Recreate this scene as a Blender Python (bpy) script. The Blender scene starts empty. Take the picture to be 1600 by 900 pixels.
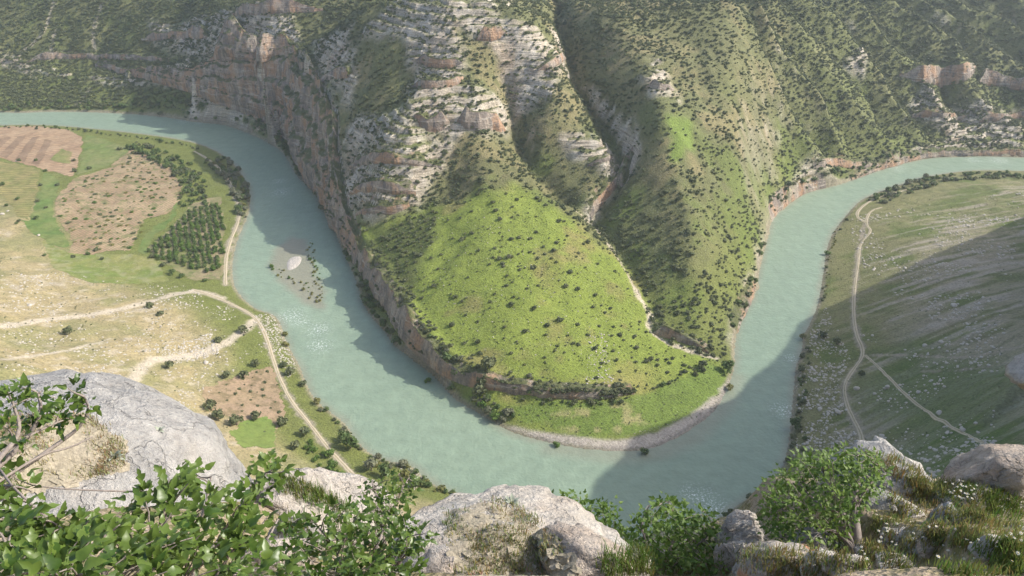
import bpy, bmesh, math, random
import numpy as np
from mathutils import Vector, Matrix, geometry
from mathutils.bvhtree import BVHTree

random.seed(7); RNG = np.random.default_rng(7)
scene = bpy.context.scene
COL = scene.collection

# ------------------------------------------------------------------ camera, sky, sun, exposure
CAM_Z = 250.0; PITCH = math.radians(30); FPX = 1256.0      # focal length in pixels of the 1600 px wide photograph
cam_data = bpy.data.cameras.new('camera'); cam = bpy.data.objects.new('camera', cam_data); COL.objects.link(cam)
cam.location = (0, 0, CAM_Z); cam.rotation_euler = (math.pi/2 - PITCH, 0, 0)
cam_data.sensor_width = 36; cam_data.lens = 36*FPX/1600
cam_data.clip_start = 0.2; cam_data.clip_end = 9000
scene.camera = cam
HAZE = .00011
SUN_EL = math.radians(38); SUN_AZ = math.radians(3)         # azimuth measured from +x towards +y
SUN = np.array([math.cos(SUN_EL)*math.cos(SUN_AZ), math.cos(SUN_EL)*math.sin(SUN_AZ), math.sin(SUN_EL)])
world = bpy.data.worlds.new('World'); scene.world = world; world.use_nodes = True
wn = world.node_tree.nodes; wl = world.node_tree.links
sky = wn.new('ShaderNodeTexSky'); sky.sky_type = 'NISHITA'; sky.sun_disc = False
sky.sun_elevation = SUN_EL; sky.sun_rotation = math.pi/2 - SUN_AZ
sky.dust_density = 3.0; sky.air_density = 1.0; sky.ozone_density = 1.0
wl.new(sky.outputs[0], wn['Background'].inputs[0]); wn['Background'].inputs[1].default_value = 0.15
sl = bpy.data.lights.new('sun', 'SUN'); sl.energy = 3.1; sl.angle = math.radians(0.53); sl.color = (1.0, 0.955, 0.87)
so = bpy.data.objects.new('sun', sl); COL.objects.link(so)
so.rotation_euler = Vector(SUN).to_track_quat('Z', 'Y').to_euler(); so.location = (300, 0, 500)
scene.view_settings.view_transform = 'Standard'; scene.view_settings.look = 'None'
scene.view_settings.exposure = 0.82; scene.view_settings.gamma = 1.0
scene.cycles.max_bounces = 5; scene.cycles.diffuse_bounces = 2; scene.cycles.glossy_bounces = 2
scene.cycles.transmission_bounces = 3; scene.cycles.transparent_max_bounces = 6; scene.cycles.volume_bounces = 1

# ------------------------------------------------------------------ small maths
C30, S30 = math.cos(PITCH), math.sin(PITCH)
def ray(px, py):
    u = (np.asarray(px, float)-800)/FPX; v = (450-np.asarray(py, float))/FPX
    return np.stack([u, C30+v*S30, -S30+v*C30], -1)
def W(px, py, z):
    r = ray(px, py); t = (z-CAM_Z)/r[..., 2]
    return np.array([0, 0, CAM_Z])+r*np.asarray(t)[..., None]
def at(px, py, d):
    """point on the line of sight at horizontal distance d"""
    r = ray(px, py); r = r/np.hypot(r[..., 0], r[..., 1])[..., None]
    return np.array([0, 0, CAM_Z])+r*d
_perm = np.random.default_rng(3).random((64, 64, 64)).astype(np.float32)
def vnoise(p):
    p = np.asarray(p, np.float32); i = np.floor(p).astype(np.int32); f = p-i; f = f*f*f*(f*(f*6-15)+10)
    i &= 63; j = (i+1) & 63
    x0, y0, z0 = i[..., 0], i[..., 1], i[..., 2]; x1, y1, z1 = j[..., 0], j[..., 1], j[..., 2]
    fx, fy, fz = f[..., 0], f[..., 1], f[..., 2]; g = _perm
    a = g[x0, y0, z0]*(1-fx)+g[x1, y0, z0]*fx; b = g[x0, y1, z0]*(1-fx)+g[x1, y1, z0]*fx
    c = g[x0, y0, z1]*(1-fx)+g[x1, y0, z1]*fx; d = g[x0, y1, z1]*(1-fx)+g[x1, y1, z1]*fx
    return ((a*(1-fy)+b*fy)*(1-fz)+(c*(1-fy)+d*fy)*fz)*2-1
def fbm(p, o=4, gain=.5):
    p = np.asarray(p, np.float32); s = 0; a = 1.; t = 0
    for k in range(o):
        s = s+a*vnoise(p+k*17.3); t += a; a *= gain; p = p*2.03
    return s/t
def P2(x, y, s, off=0.): return np.stack([x/s+off, y/s+off*1.7, np.zeros_like(x)+off], -1)
def sstep(a, b, x):
    t = np.clip((x-a)/(b-a), 0, 1); return t*t*(3-2*t)
def lerp(a, b, t): return a+(b-a)*t
import time; T0_ = time.time()
def tick(s): print("TICK", s, round(time.time()-T0_, 1))
def resample(pts, step):
    pts = np.asarray(pts, float); d = np.r_[0, np.cumsum(np.linalg.norm(np.diff(pts[:, :2], axis=0), axis=1))]
    n = max(2, int(d[-1]/step)+1); s = np.linspace(0, d[-1], n)
    return np.stack([np.interp(s, d, pts[:, k]) for k in range(pts.shape[1])], -1)
def smooth_line(pts, it=2):
    p = np.asarray(pts, float)
    for _ in range(it):
        q = .75*p[:-1]+.25*p[1:]; r = .25*p[:-1]+.75*p[1:]
        m = np.empty((2*len(q), p.shape[1])); m[0::2] = q; m[1::2] = r
        p = np.vstack([p[:1], m, p[-1:]])
    return p
def seg_dist(X, Y, line):
    d2 = np.full(X.shape, 1e12)
    for (ax, ay), (bx, by) in zip(line[:-1, :2], line[1:, :2]):
        vx, vy = bx-ax, by-ay; L = vx*vx+vy*vy+1e-9
        t = np.clip(((X-ax)*vx+(Y-ay)*vy)/L, 0, 1)
        d2 = np.minimum(d2, (X-ax-t*vx)**2+(Y-ay-t*vy)**2)
    return np.sqrt(d2)
def inside(X, Y, poly):
    r = np.zeros(X.shape, bool); n = len(poly)
    for k in range(n):
        x1, y1 = poly[k][:2]; x2, y2 = poly[(k+1) % n][:2]
        if y1 == y2: continue
        r ^= ((y1 > Y) != (y2 > Y)) & (X < (x2-x1)*(Y-y1)/(y2-y1)+x1)
    return r

# ------------------------------------------------------------------ objects
def link(o, parent=None):
    COL.objects.link(o)
    if parent is not None: o.parent = parent
    return o
def mesh(name, verts, faces, mat=None, smooth=True):
    me = bpy.data.meshes.new(name)
    if isinstance(faces, np.ndarray):
        v = np.ascontiguousarray(verts, np.float32); f = np.ascontiguousarray(faces, np.int32); k = f.shape[1]
        me.vertices.add(len(v)); me.vertices.foreach_set('co', v.ravel())
        me.loops.add(f.size); me.loops.foreach_set('vertex_index', f.ravel())
        me.polygons.add(len(f)); me.polygons.foreach_set('loop_start', np.arange(0, f.size, k, dtype=np.int32))
        me.update(calc_edges=True)
    else:
        me.from_pydata([tuple(v) for v in verts], [], [tuple(f) for f in faces])
    if smooth: me.polygons.foreach_set('use_smooth', np.ones(len(me.polygons), bool))
    if mat: me.materials.append(mat)
    return me
def obj(name, me, parent=None): return link(bpy.data.objects.new(name, me), parent)
def structure(name, me, label=None):
    o = obj(name, me); o['kind'] = 'structure'
    if label: o['label'] = label
    return o
def tag(o, label, cat, group=None, kind=None):
    o['label'] = label; o['category'] = cat
    if group: o['group'] = group
    if kind: o['kind'] = kind
    return o
def thing(name, loc, label, cat, group=None):
    o = bpy.data.objects.new(name, None); o.location = loc; o.empty_display_size = .2; link(o)
    return tag(o, label, cat, group)
def grid_faces(nr, nc):
    i = np.arange(nr*nc).reshape(nr, nc)
    return np.stack([i[:-1, :-1].ravel(), i[:-1, 1:].ravel(), i[1:, 1:].ravel(), i[1:, :-1].ravel()], -1)
def col_attr(me, name, rgb):
    a = me.color_attributes.new(name, 'FLOAT_COLOR', 'POINT')
    a.data.foreach_set('color', np.c_[rgb, np.ones(len(rgb))].astype(np.float32).ravel())
def f_attr(me, name, v):
    a = me.attributes.new(name, 'FLOAT', 'POINT'); a.data.foreach_set('value', np.asarray(v, np.float32).ravel())

# ------------------------------------------------------------------ node helpers
class NT:
    def __init__(s, name):
        s.m = bpy.data.materials.new(name); s.m.use_nodes = True; s.t = s.m.node_tree
        s.n = s.t.nodes; s.l = s.t.links; s.b = s.n['Principled BSDF']
        s.b.inputs['Roughness'].default_value = .85; s.b.inputs['Specular IOR Level'].default_value = .25
    def node(s, typ, **kw):
        n = s.n.new(typ)
        for k, v in kw.items(): setattr(n, k, v)
        return n
    def set(s, sock, v):
        if isinstance(v, bpy.types.NodeSocket): s.l.new(v, sock)
        else:
            if hasattr(sock.default_value, '__len__') and not hasattr(v, '__len__'): v = (v,)*len(sock.default_value)
            if hasattr(v, '__len__') and len(v) == 3 and len(sock.default_value) == 4: v = (*v, 1)
            sock.default_value = v
    def pos(s): return s.node('ShaderNodeNewGeometry').outputs['Position']
    def map(s, v, scale):
        n = s.node('ShaderNodeMapping'); s.l.new(v, n.inputs[0]); n.inputs['Scale'].default_value = scale; return n.outputs[0]
    def noise(s, v, scale, detail=3, rough=.55):
        n = s.node('ShaderNodeTexNoise'); s.l.new(v, n.inputs['Vector']); n.inputs['Scale'].default_value = scale
        n.inputs['Detail'].default_value = detail; n.inputs['Roughness'].default_value = rough; return n.outputs['Fac']
    def voro(s, v, scale, feature='F1'):
        n = s.node('ShaderNodeTexVoronoi', feature=feature); s.l.new(v, n.inputs['Vector']); n.inputs['Scale'].default_value = scale; return n.outputs['Distance']
    def math(s, op, a, b=0.):
        n = s.node('ShaderNodeMath', operation=op); s.set(n.inputs[0], a); s.set(n.inputs[1], b); return n.outputs[0]
    def ramp(s, v, a, b):
        n = s.node('ShaderNodeMapRange', interpolation_type='SMOOTHSTEP'); s.set(n.inputs[0], v); n.inputs[1].default_value = a; n.inputs[2].default_value = b; return n.outputs[0]
    def mix(s, f, a, b, mode='MIX'):
        n = s.node('ShaderNodeMix', data_type='RGBA', blend_type=mode); s.set(n.inputs[0], f); s.set(n.inputs[6], a); s.set(n.inputs[7], b); return n.outputs[2]
    def attr(s, name, out='Color'):
        n = s.node('ShaderNodeAttribute'); n.attribute_name = name; return n.outputs[out]
    def bump(s, h, strength=.5, dist=.3):
        n = s.node('ShaderNodeBump'); n.inputs['Strength'].default_value = strength; n.inputs['Distance'].default_value = dist
        s.l.new(h, n.inputs['Height']); s.l.new(n.outputs[0], s.b.inputs['Normal']); return n
    def base(s, c): s.set(s.b.inputs['Base Color'], c)
    def gain(s, v, lo, hi):
        """brightness multiplier from a noise value"""
        n = s.node('ShaderNodeMapRange'); s.set(n.inputs[0], v); n.inputs[1].default_value = .25; n.inputs[2].default_value = .75
        n.inputs[3].default_value = lo; n.inputs[4].default_value = hi; return n.outputs[0]
    def times(s, c, g):
        n = s.node('ShaderNodeVectorMath', operation='SCALE'); s.set(n.inputs[0], c); s.set(n.inputs['Scale'], g); return n.outputs[0]

# ------------------------------------------------------------------ plan of the valley
# traced edges of the water, laid on the river plane z = 0
far_bank_px = [(-420,190),(-200,181),(-80,177),(0,175),(37,176),(75,174),(150,175),(210,178),(240,181),(270,184),(300,190),(350,194),(375,202),(405,215),(430,228),(447,242),
 (462,272),(480,290),(495,305),(502,325),(518,350),(532,380),(548,415),(560,445),(566,470),(582,497),(602,515),(614,537),(638,555),(663,573),(687,592),(707,620),
 (740,640),(770,658),(800,676),(850,689),(900,700),(962,705),(1000,704),(1030,698),(1078,672),(1118,642),(1133,612),(1142,590),(1148,570),(1146,545),(1150,510),
 (1162,485),(1178,460),(1182,440),(1188,410),(1196,380),(1200,360),(1206,340),(1226,322),(1256,301),(1295,292),(1322,285),(1355,271),(1380,264),(1410,255),(1450,246),
 (1500,244),(1550,244),(1600,246),(1700,249),(1900,256),(2200,262)]
near_bank_px = [(-420,214),(-200,203),(-80,198),(0,196),(50,195),(100,197),(150,202),(200,207),(250,213),(312,224),(350,242),(375,267),(389,292),(391,325),(384,345),(370,375),
 (363,405),(362,440),(374,462),(398,484),(424,490),(437,502),(446,535),(467,570),(476,597),(491,625),(513,643),(540,662),(556,690),(575,708),(605,722),(640,725),(662,748),
 (680,760),(760,792),(860,830),(980,850),(1060,842),(1110,820),(1132,807),(1163,782),(1196,767),(1218,740),(1231,710),(1236,665),(1241,610),(1243,575),(1254,550),
 (1255,525),(1267,505),(1277,482),(1283,455),(1288,420),(1293,385),(1301,365),(1318,342),(1333,325),(1342,315),(1370,301),(1400,292),(1422,283),(1450,276),(1500,268),
 (1550,266),(1600,268),(1700,272),(1900,281),(2200,292)]
def Wl(l, z=0.): a = np.array(l, float); return W(a[:, 0], a[:, 1], z)
FB = smooth_line(Wl(far_bank_px), 1); NB = smooth_line(Wl(near_bank_px), 1)
RIVER = np.vstack([FB, NB[::-1]])[:, :2]

# rock walls: base (px, py, z), wall height, how far the top stands back per metre of height
WALL_A = [(990,612,8.5,1.5,.7),(940,619,8.5,3,.5),(900,620,8,3.6,.4),(850,618,8,4,.4),(800,612,8,4.5,.4),(760,606,8,6,.35),(725,598,7,7,.35),(690,582,7,8,.3),(660,558,7,11,.25),
 (635,530,7,12,.25),(620,506,7,13,.25),(603,478,6,14,.25),(584,452,6,14,.25),(566,428,5,14,.25),(550,402,4,16,.25),(534,374,4,22,.22),(521,345,3,34,.22),(508,322,3,50,.26),
 (500,303,3,62,.3),(486,286,3,68,.3),(470,258,3,72,.3),(456,230,4,75,.28),(441,203,6,72,.25),(420,190,10,62,.2),(395,180,14,55,.2),(365,168,18,44,.2),(335,156,22,34,.25),
 (300,142,25,22,.3),(260,130,26,14,.3),(200,118,24,8,.3),(150,104,26,5,.3)]
tin_v = []; tin_e = []
def tadd(pts, chain=False):
    i0 = len(tin_v)
    for p in pts: tin_v.append(tuple(map(float, p)))
    if chain: tin_e.extend((i0+k, i0+k+1) for k in range(len(pts)-1))
def tpx(l, chain=False): tadd([W(a, b, c) for a, b, c in l], chain)
def wall_lines(wall, flip=1):
    a = np.array(wall, float); base = W(a[:, 0], a[:, 1], a[:, 2])
    base = np.c_[base, a[:, 3], a[:, 4]]
    base = resample(base, 9)
    t = np.gradient(base[:, :2], axis=0); t /= np.linalg.norm(t, axis=1)[:, None]
    for _ in range(6): t[1:-1] = (t[:-2]+t[1:-1]*2+t[2:])/4
    t /= np.linalg.norm(t, axis=1)[:, None]
    n = np.stack([t[:, 1], -t[:, 0]], -1)*flip              # towards the hill
    return base, n
baseA, nA = wall_lines(WALL_A)
_hillward = W(700, 400, 25)[:2]-baseA[len(baseA)//4, :2]
if np.dot(nA[len(baseA)//4], _hillward) < 0: nA = -nA
topA = np.c_[baseA[:, :2]+nA*(baseA[:, 3]*baseA[:, 4]+2.5)[:, None], baseA[:, 2]+baseA[:, 3]]
tadd(np.c_[baseA[:, :2]+nA*.8, baseA[:, 2]][::1], True); tadd(topA, True)
tadd(np.c_[resample(FB, 14)[:, :2], np.full(len(resample(FB, 14)), .25)], True)
tadd(np.c_[resample(NB, 14)[:, :2], np.full(len(resample(NB, 14)), .25)], True)
# flood plain and slopes on the left
tpx([(0,207,2),(100,208,2),(200,222,3),(290,245,3),(335,300,3),(345,380,3),(335,440,3),(290,300,4),(200,300,5),(100,300,6),(0,300,8),(0,250,4),(100,250,4),
 (0,350,12),(60,380,9),(100,405,8),(200,430,6),(280,442,5),(0,400,18),(0,440,26),(0,500,40),(0,560,58),(100,450,16),(100,500,25),(100,560,38),(200,455,10),
 (200,500,17),(200,560,25),(200,600,32),(300,470,7),(300,530,10),(300,590,13),(300,640,18),(385,500,4),(400,530,5),(380,600,6),(425,650,5),(470,700,5),(525,745,5),(600,752,3),
 (340,680,17),(390,720,17),(450,770,20),(560,790,14),(-150,210,3),(-300,220,5),(-150,300,14),(-300,320,30),(-150,400,32),(-150,500,62)])
# right bank
tpx([(1300,480,3),(1292,560,4),(1285,640,5),(1290,700,7),(1335,335,3),(1335,400,4),(1335,480,6),(1340,560,8),(1340,640,11),(1350,700,15),(1400,308,3),(1450,290,3),(1500,280,4),
 (1600,282,6),(1400,350,9),(1500,330,11),(1600,320,16),(1400,420,11),(1500,420,20),(1600,420,31),(1400,500,15),(1500,500,28),(1600,500,44),(1400,600,20),(1500,600,38),(1600,580,60),
 (1400,700,27),(1500,700,50),(1600,690,84),(1750,292,12),(1900,305,30)])
tpx([(1660,282,6),(1660,320,16),(1660,370,23),(1660,420,31),(1660,500,45),(1660,580,61),(1660,690,86)], True)
# the spit inside the bend
tpx([(830,642,4),(900,656,4),(1000,650,4),(1080,612,5),(1112,582,5),(1060,592,6.5),(1100,566,6)])
tpx([(800,618,6),(850,624,6.5),(900,627,6.5),(950,624,7),(1000,612,7)])
tpx([(560,352,25),(600,345,27),(650,330,32),(700,300,41),(600,300,45),(650,290,48),(600,240,64),(680,240,60),(740,230,66),(800,280,52),(760,320,43),(700,340,37),(680,400,28),(640,400,24),
 (640,455,20),(620,430,20),(700,500,19),(750,560,16),(800,400,35),(800,500,23),(800,570,15),(860,600,13.5),(900,500,21),(900,585,14),(1000,525,12),(1000,585,9),(1080,560,6),
 (900,420,32),(640,200,77),(740,180,80),(760,100,105),(780,30,128),(700,100,104),(700,0,138),(650,60,115),(640,150,92),(590,130,87),(590,180,76),(560,60,108),(560,0,128),(800,0,140),(520,40,104)])
tpx([(800,285,51),(830,300,47.5),(865,322,43),(900,345,38.5),(935,375,34),(965,402,30),(1000,450,22),(1010,490,14)], True)      # brow of the dome above the gully
tpx([(1120,556,3),(1090,553,4),(1045,538,6.5),(1012,512,9),(1022,495,10),(1000,462,13),(975,415,19),(950,378,25),(925,352,28),(972,290,42),(974,255,52),(935,190,68),(897,135,82),(872,40,108),(870,0,118)], True)
tpx([(890,328,34),(832,272,48),(806,212,63),(798,180,73),(790,140,86)], True)
tpx([(905,300,49),(955,262,56),(930,225,65),(900,215,68),(850,180,81),(878,112,100),(840,70,114),(860,30,124)])
# right hill
tpx([(1000,262,60),(1010,305,47),(1040,350,39),(1060,430,26),(1050,500,13),(1030,170,90),(1000,100,106),(950,20,124),(1060,260,65),(1080,330,49),(1090,400,34),(1090,480,18),(1100,530,9),
 (1150,300,41),(1150,400,17),(1145,470,8),(1150,200,70),(1150,100,99),(1150,0,130),(1220,250,28),(1220,150,63),(1220,60,95),(1220,0,116),(1235,298,10),(1300,270,11),(1300,230,22),(1300,150,52),(1300,60,88),(1300,0,112),
 (1400,235,12),(1400,200,22),(1400,100,60),(1400,0,104),(1500,222,14),(1500,180,24),(1500,100,58),(1500,0,100),(1600,225,14),(1600,180,22),(1600,100,55),(1600,0,98),(1750,200,22),(1800,60,80)])
# far left slope
tpx([(100,150,9),(100,120,20),(100,98,27),(100,70,44),(100,0,80),(0,160,5),(0,110,22),(0,60,48),(0,0,78),(-200,150,10),(-200,60,45),(200,140,16),(200,105,33),(200,60,54),(200,0,84),(300,165,12),
 (300,100,52),(300,75,58),(300,60,62),(300,28,80),(300,0,90),(400,80,82),(400,40,96),(400,0,110),(470,60,100),(340,180,7),(390,196,8)])
for x in (-1300,-650,0,650,1300): tadd([(x, 1180, 190), (x, 1700, 240), (x*1.6, 3200, 330)])
tadd([(-2800, 200, 240), (-2800, 1000, 200), (2800, 200, 240), (2800, 1000, 200), (-1100, 700, 60), (-1000, 450, 60), (-900, 900, 90), (1000, 950, 90), (1300, 600, 60), (-2800, 3200, 330), (2800, 3200, 330), (-2800, -400, 250), (2800, -400, 260)])
# the slope and cliff under the viewpoint
tadd([(-120,226,38),(-60,232,18),(0,232,8),(60,228,9),(100,224,20),(90,150,72),(128,150,108),(75,70,100),(50,40,130),(-150,150,72),(-80,150,50),(0,150,38),(60,150,42),(-150,70,150),(-80,70,105),(0,70,92),(45,70,85),(-100,28,212),(-40,28,170),(0,28,160),(30,28,150),
 (-60,14,234),(-20,16,222),(0,17,219),(16,18,221),(-60,0,240),(-16,0,239),(14,0,239),(-200,-60,250),(0,-60,248),(-300,150,130),(-420,300,90),(-300,20,230),(-700,150,200),(-600,-100,250),(0,-400,250),(-260,240,86)])
# shoulder of the mountain on the right that keeps the low right corner in shade: its crest stands on the sun lines through the shade's edge
edge_px = [(1600,343,20),(1525,372,16),(1450,402,14),(1375,440,9),(1300,476,3),(1277,487,0),(1245,505,0),(1225,540,0),(1200,570,0),(1170,592,0),(1145,622,0),(1085,640,4),(980,682,1),(968,715,0),(925,750,0),(912,790,0),(905,850,0)]
crest = []
for a, b, c in edge_px:
    B = W(a, b, c); lo, hi = 1., 900.
    for _ in range(40):
        t = (lo+hi)/2; q = B+SUN*t; r = q-np.array([0, 0, CAM_Z]); dep = r[1]*C30-r[2]*S30
        if 800+FPX*r[0]/dep > 2000: hi = t
        else: lo = t
    crest.append(B+SUN*t)
crest += [np.array([152, 150, 152.]), np.array([112, 75, 190.]), np.array([72, 30, 236.]), np.array([27, 13, 251.]), np.array([22, 2, 251.]), np.array([24, -60, 258.])]
CREST = np.array(crest)
tadd(CREST, True)
tadd([(c[0]+45, c[1]+4, c[2]+8) for c in CREST[1:-5:2]]); tadd([(c[0]+400, c[1]+10, c[2]+60) for c in CREST[1::3]])

def build_tin():
    v = [Vector((p[0], p[1])) for p in tin_v]
    ov, oe, of, orig, _, _ = geometry.delaunay_2d_cdt(v, tin_e, [], 0, 0.05)
    zs = np.array([p[2] for p in tin_v]); xy = np.array([p[:2] for p in tin_v])
    V = np.array([(p.x, p.y) for p in ov]); Z = np.zeros(len(V))
    for i, o in enumerate(orig):
        if len(o): Z[i] = zs[o[0]]
        else:
            d = np.hypot(*(xy-V[i]).T); k = np.argsort(d)[:4]; w = 1/(d[k]+.1); Z[i] = (zs[k]*w).sum()/w.sum()
    return V, Z, [tuple(f) for f in of]
TV, TZ, TF = build_tin()
def raster(X0, Y0, step, nx, ny):
    H = np.full((ny, nx), np.nan)
    for f in TF:
        p = TV[list(f)]; z = TZ[list(f)]
        i0 = max(0, int((p[:, 0].min()-X0)/step)); i1 = min(nx-1, int((p[:, 0].max()-X0)/step)+1)
        j0 = max(0, int((p[:, 1].min()-Y0)/step)); j1 = min(ny-1, int((p[:, 1].max()-Y0)/step)+1)
        if i1 < i0 or j1 < j0: continue
        gx, gy = np.meshgrid(X0+step*np.arange(i0, i1+1), Y0+step*np.arange(j0, j1+1))
        d = (p[1, 1]-p[2, 1])*(p[0, 0]-p[2, 0])+(p[2, 0]-p[1, 0])*(p[0, 1]-p[2, 1])
        if abs(d) < 1e-9: continue
        a = ((p[1, 1]-p[2, 1])*(gx-p[2, 0])+(p[2, 0]-p[1, 0])*(gy-p[2, 1]))/d
        b = ((p[2, 1]-p[0, 1])*(gx-p[2, 0])+(p[0, 0]-p[2, 0])*(gy-p[2, 1]))/d
        c = 1-a-b; m = (a > -1e-6) & (b > -1e-6) & (c > -1e-6)
        H[j0:j1+1, i0:i1+1][m] = (a*z[0]+b*z[1]+c*z[2])[m]
    return np.where(np.isnan(H), 200., H)
def box1(a, r, ax):
    p = np.pad(a, [(r+1, r) if k == ax else (0, 0) for k in (0, 1)], mode='edge'); c = np.cumsum(p, ax); n = 2*r+1
    return (c[n:]-c[:-n])/n if ax == 0 else (c[:, n:]-c[:, :-n])/n
def blur(a, r):
    for _ in range(3): a = box1(box1(a, r, 0), r, 1)
    return a
def sampler(X0, Y0, step, A):
    ny, nx = A.shape
    def f(x, y):
        u = np.clip((np.asarray(x, float)-X0)/step, 0, nx-1.001); v = np.clip((np.asarray(y, float)-Y0)/step, 0, ny-1.001)
        i = u.astype(int); j = v.astype(int); a = u-i; b = v-j
        return (A[j, i]*(1-a)+A[j, i+1]*a)*(1-b)+(A[j+1, i]*(1-a)+A[j+1, i+1]*a)*b
    return f
CX0, CY0, CS = -760., -140., 2.0; CNX, CNY = 841, 671      # coarse raster of the valley
H0 = raster(CX0, CY0, CS, CNX, CNY)
gx, gy = np.meshgrid(CX0+CS*np.arange(CNX), CY0+CS*np.arange(CNY))
hx, hy = np.meshgrid(CX0+4*np.arange(421), CY0+4*np.arange(336))
def dist4(line): return sampler(CX0, CY0, 4., seg_dist(hx, hy, line))(gx, gy)
dA = dist4(baseA); dT = dist4(topA); dC = dist4(CREST)
keep = np.clip(np.maximum(1-sstep(2, 9, np.minimum(dA, dT)), 1-sstep(38, 60, dC)), 0, 1)
sdR = sampler(CX0, CY0, 4., np.where(inside(hx, hy, RIVER), -1, 1)*seg_dist(hx, hy, RIVER))(gx, gy)
keep = np.maximum(keep, (1-sstep(1, 6, np.abs(sdR)))*.8)
H1 = lerp(lerp(blur(H0, 4), blur(H0, 1), .25), H0, keep)
f_H = sampler(CX0, CY0, CS, H1); f_R = sampler(CX0, CY0, CS, sdR); f_A = sampler(CX0, CY0, CS, np.minimum(dA, dT)); f_C = sampler(CX0, CY0, CS, dC)
HO = raster(-2800., -400., 25., 225, 145); f_O = sampler(-2800., -400., 25., HO)
GUL = [([(1120,556,3),(1090,553,4),(1045,538,6.5),(1012,512,9),(1022,495,10),(1000,462,13)], 2.5, 3.5), ([(1000,462,13),(975,415,19),(950,378,25),(925,352,28)], 4., 5.), ([(925,352,28),(972,290,42),(974,255,52),(935,190,68),(897,135,82),(872,40,108),(870,0,118)], 11., 7.),
 ([(925,352,28),(890,328,34),(832,272,48),(806,212,63),(798,180,73),(790,140,86)], 6., 6.)]
_g = np.zeros(hx.shape)
for l, dp, w in GUL: _g = np.maximum(_g, dp*np.exp(-(seg_dist(hx, hy, np.array([W(*p) for p in l]))/w)**2))
f_G = sampler(CX0, CY0, 4., _g)
def terrain(x, y):
    x = np.asarray(x, float); y = np.asarray(y, float)
    z = f_H(x, y)
    out = np.maximum(sstep(640, 760, np.abs(x)), sstep(1110, 1190, y)); out = np.maximum(out, sstep(-100, -138, y))
    z = lerp(z, f_O(x, y), out)
    r = f_R(x, y); a = f_A(x, y)
    amp = sstep(2, 45, r)*(.25+.75*sstep(6, 40, z))*(.35+.65*sstep(2, 10, a))*(.2+.8*sstep(8, 40, f_C(x, y)))
    z = z+amp*(fbm(P2(x, y, 60., 3.1), 3)*5.0+fbm(P2(x, y, 17., 8.2), 3)*2.0)
    z = z+fbm(P2(x, y, 5.5, 1.2), 3)*.55*sstep(1, 25, r)
    rb = sstep(60, 100, x)*sstep(470, 420, y)*sstep(-30, 10, f_R(x, y)); z = z-rb*amp*fbm(P2(x, y, 60., 3.1), 3)*3.4
    if f_G is not None: z = z-f_G(x, y)
    # ribs and runnels on the far right slope: they run down towards the river
    m = sstep(150, 210, x)*sstep(520, 580, y)*(1-sstep(900, 1000, y))*sstep(6, 28, z)
    q = (x*.73+y*.68)+fbm(P2(x, y, 80., 5.), 3)*36
    z = z+m*(np.abs(((q/22) % 2)-1)-.5)*(13.+9*fbm(P2(x, y, 50., 12.), 2))
    z = np.where(r < 0, -np.minimum(2.2, .12-r*.3), np.maximum(z, .12+np.minimum(r, 4)*.05))
    return z
f_T = None
_terrain0 = terrain
def terrain(x, y):
    z = _terrain0(x, y)
    if f_T is None: return z
    m = f_T(x, y); st = 4.8
    x = np.asarray(x, float); y = np.asarray(y, float); w = z+fbm(P2(x, y, 26., 4.4), 2)*3.5+fbm(P2(x, y, 6.5, 14.4), 3)*1.6
    m = m*sstep(-.7, -.1, fbm(P2(x, y, 15., 24.), 3)+.15)
    k = w/st; fr = k-np.floor(k); zt = (np.floor(k)+sstep(.0, .3, fr)*.85+fr*.15)*st-(w-z)
    return lerp(z, zt, m*.9)
def fine_raster():
    x, y = np.meshgrid(np.arange(-640., 641., 1.5), np.arange(140., 1000., 1.5)); return sampler(-640., 140., 1.5, terrain(x, y))
ground = fine_raster()
def hits(px, py, lift=0.):
    """where lines of sight through traced points meet the ground"""
    r = ray(np.asarray(px, float), np.asarray(py, float)); r = r/np.linalg.norm(r, axis=-1)[:, None]
    t = np.full(len(r), 150.); done = np.zeros(len(r), bool)
    for k in range(900):
        p = r*t[:, None]; p[:, 2] += CAM_Z; below = p[:, 2] < ground(p[:, 0], p[:, 1])+lift
        done |= below
        if done.all(): break
        t = np.where(done, t, t+1.5)
    for s in (.75, .375, .19, .1):
        p = r*t[:, None]; p[:, 2] += CAM_Z; below = p[:, 2] < ground(p[:, 0], p[:, 1])+lift
        t = np.where(below, t-s, t+s)
    p = r*t[:, None]; p[:, 2] += CAM_Z; p[:, 2] = ground(p[:, 0], p[:, 1]); return p
def hit_line(l, step=2.5):
    a = smooth_line(np.array(l, float), 2); p = hits(a[:, 0], a[:, 1]); q = resample(p, step); q[:, 2] = ground(q[:, 0], q[:, 1]); return q

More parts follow.
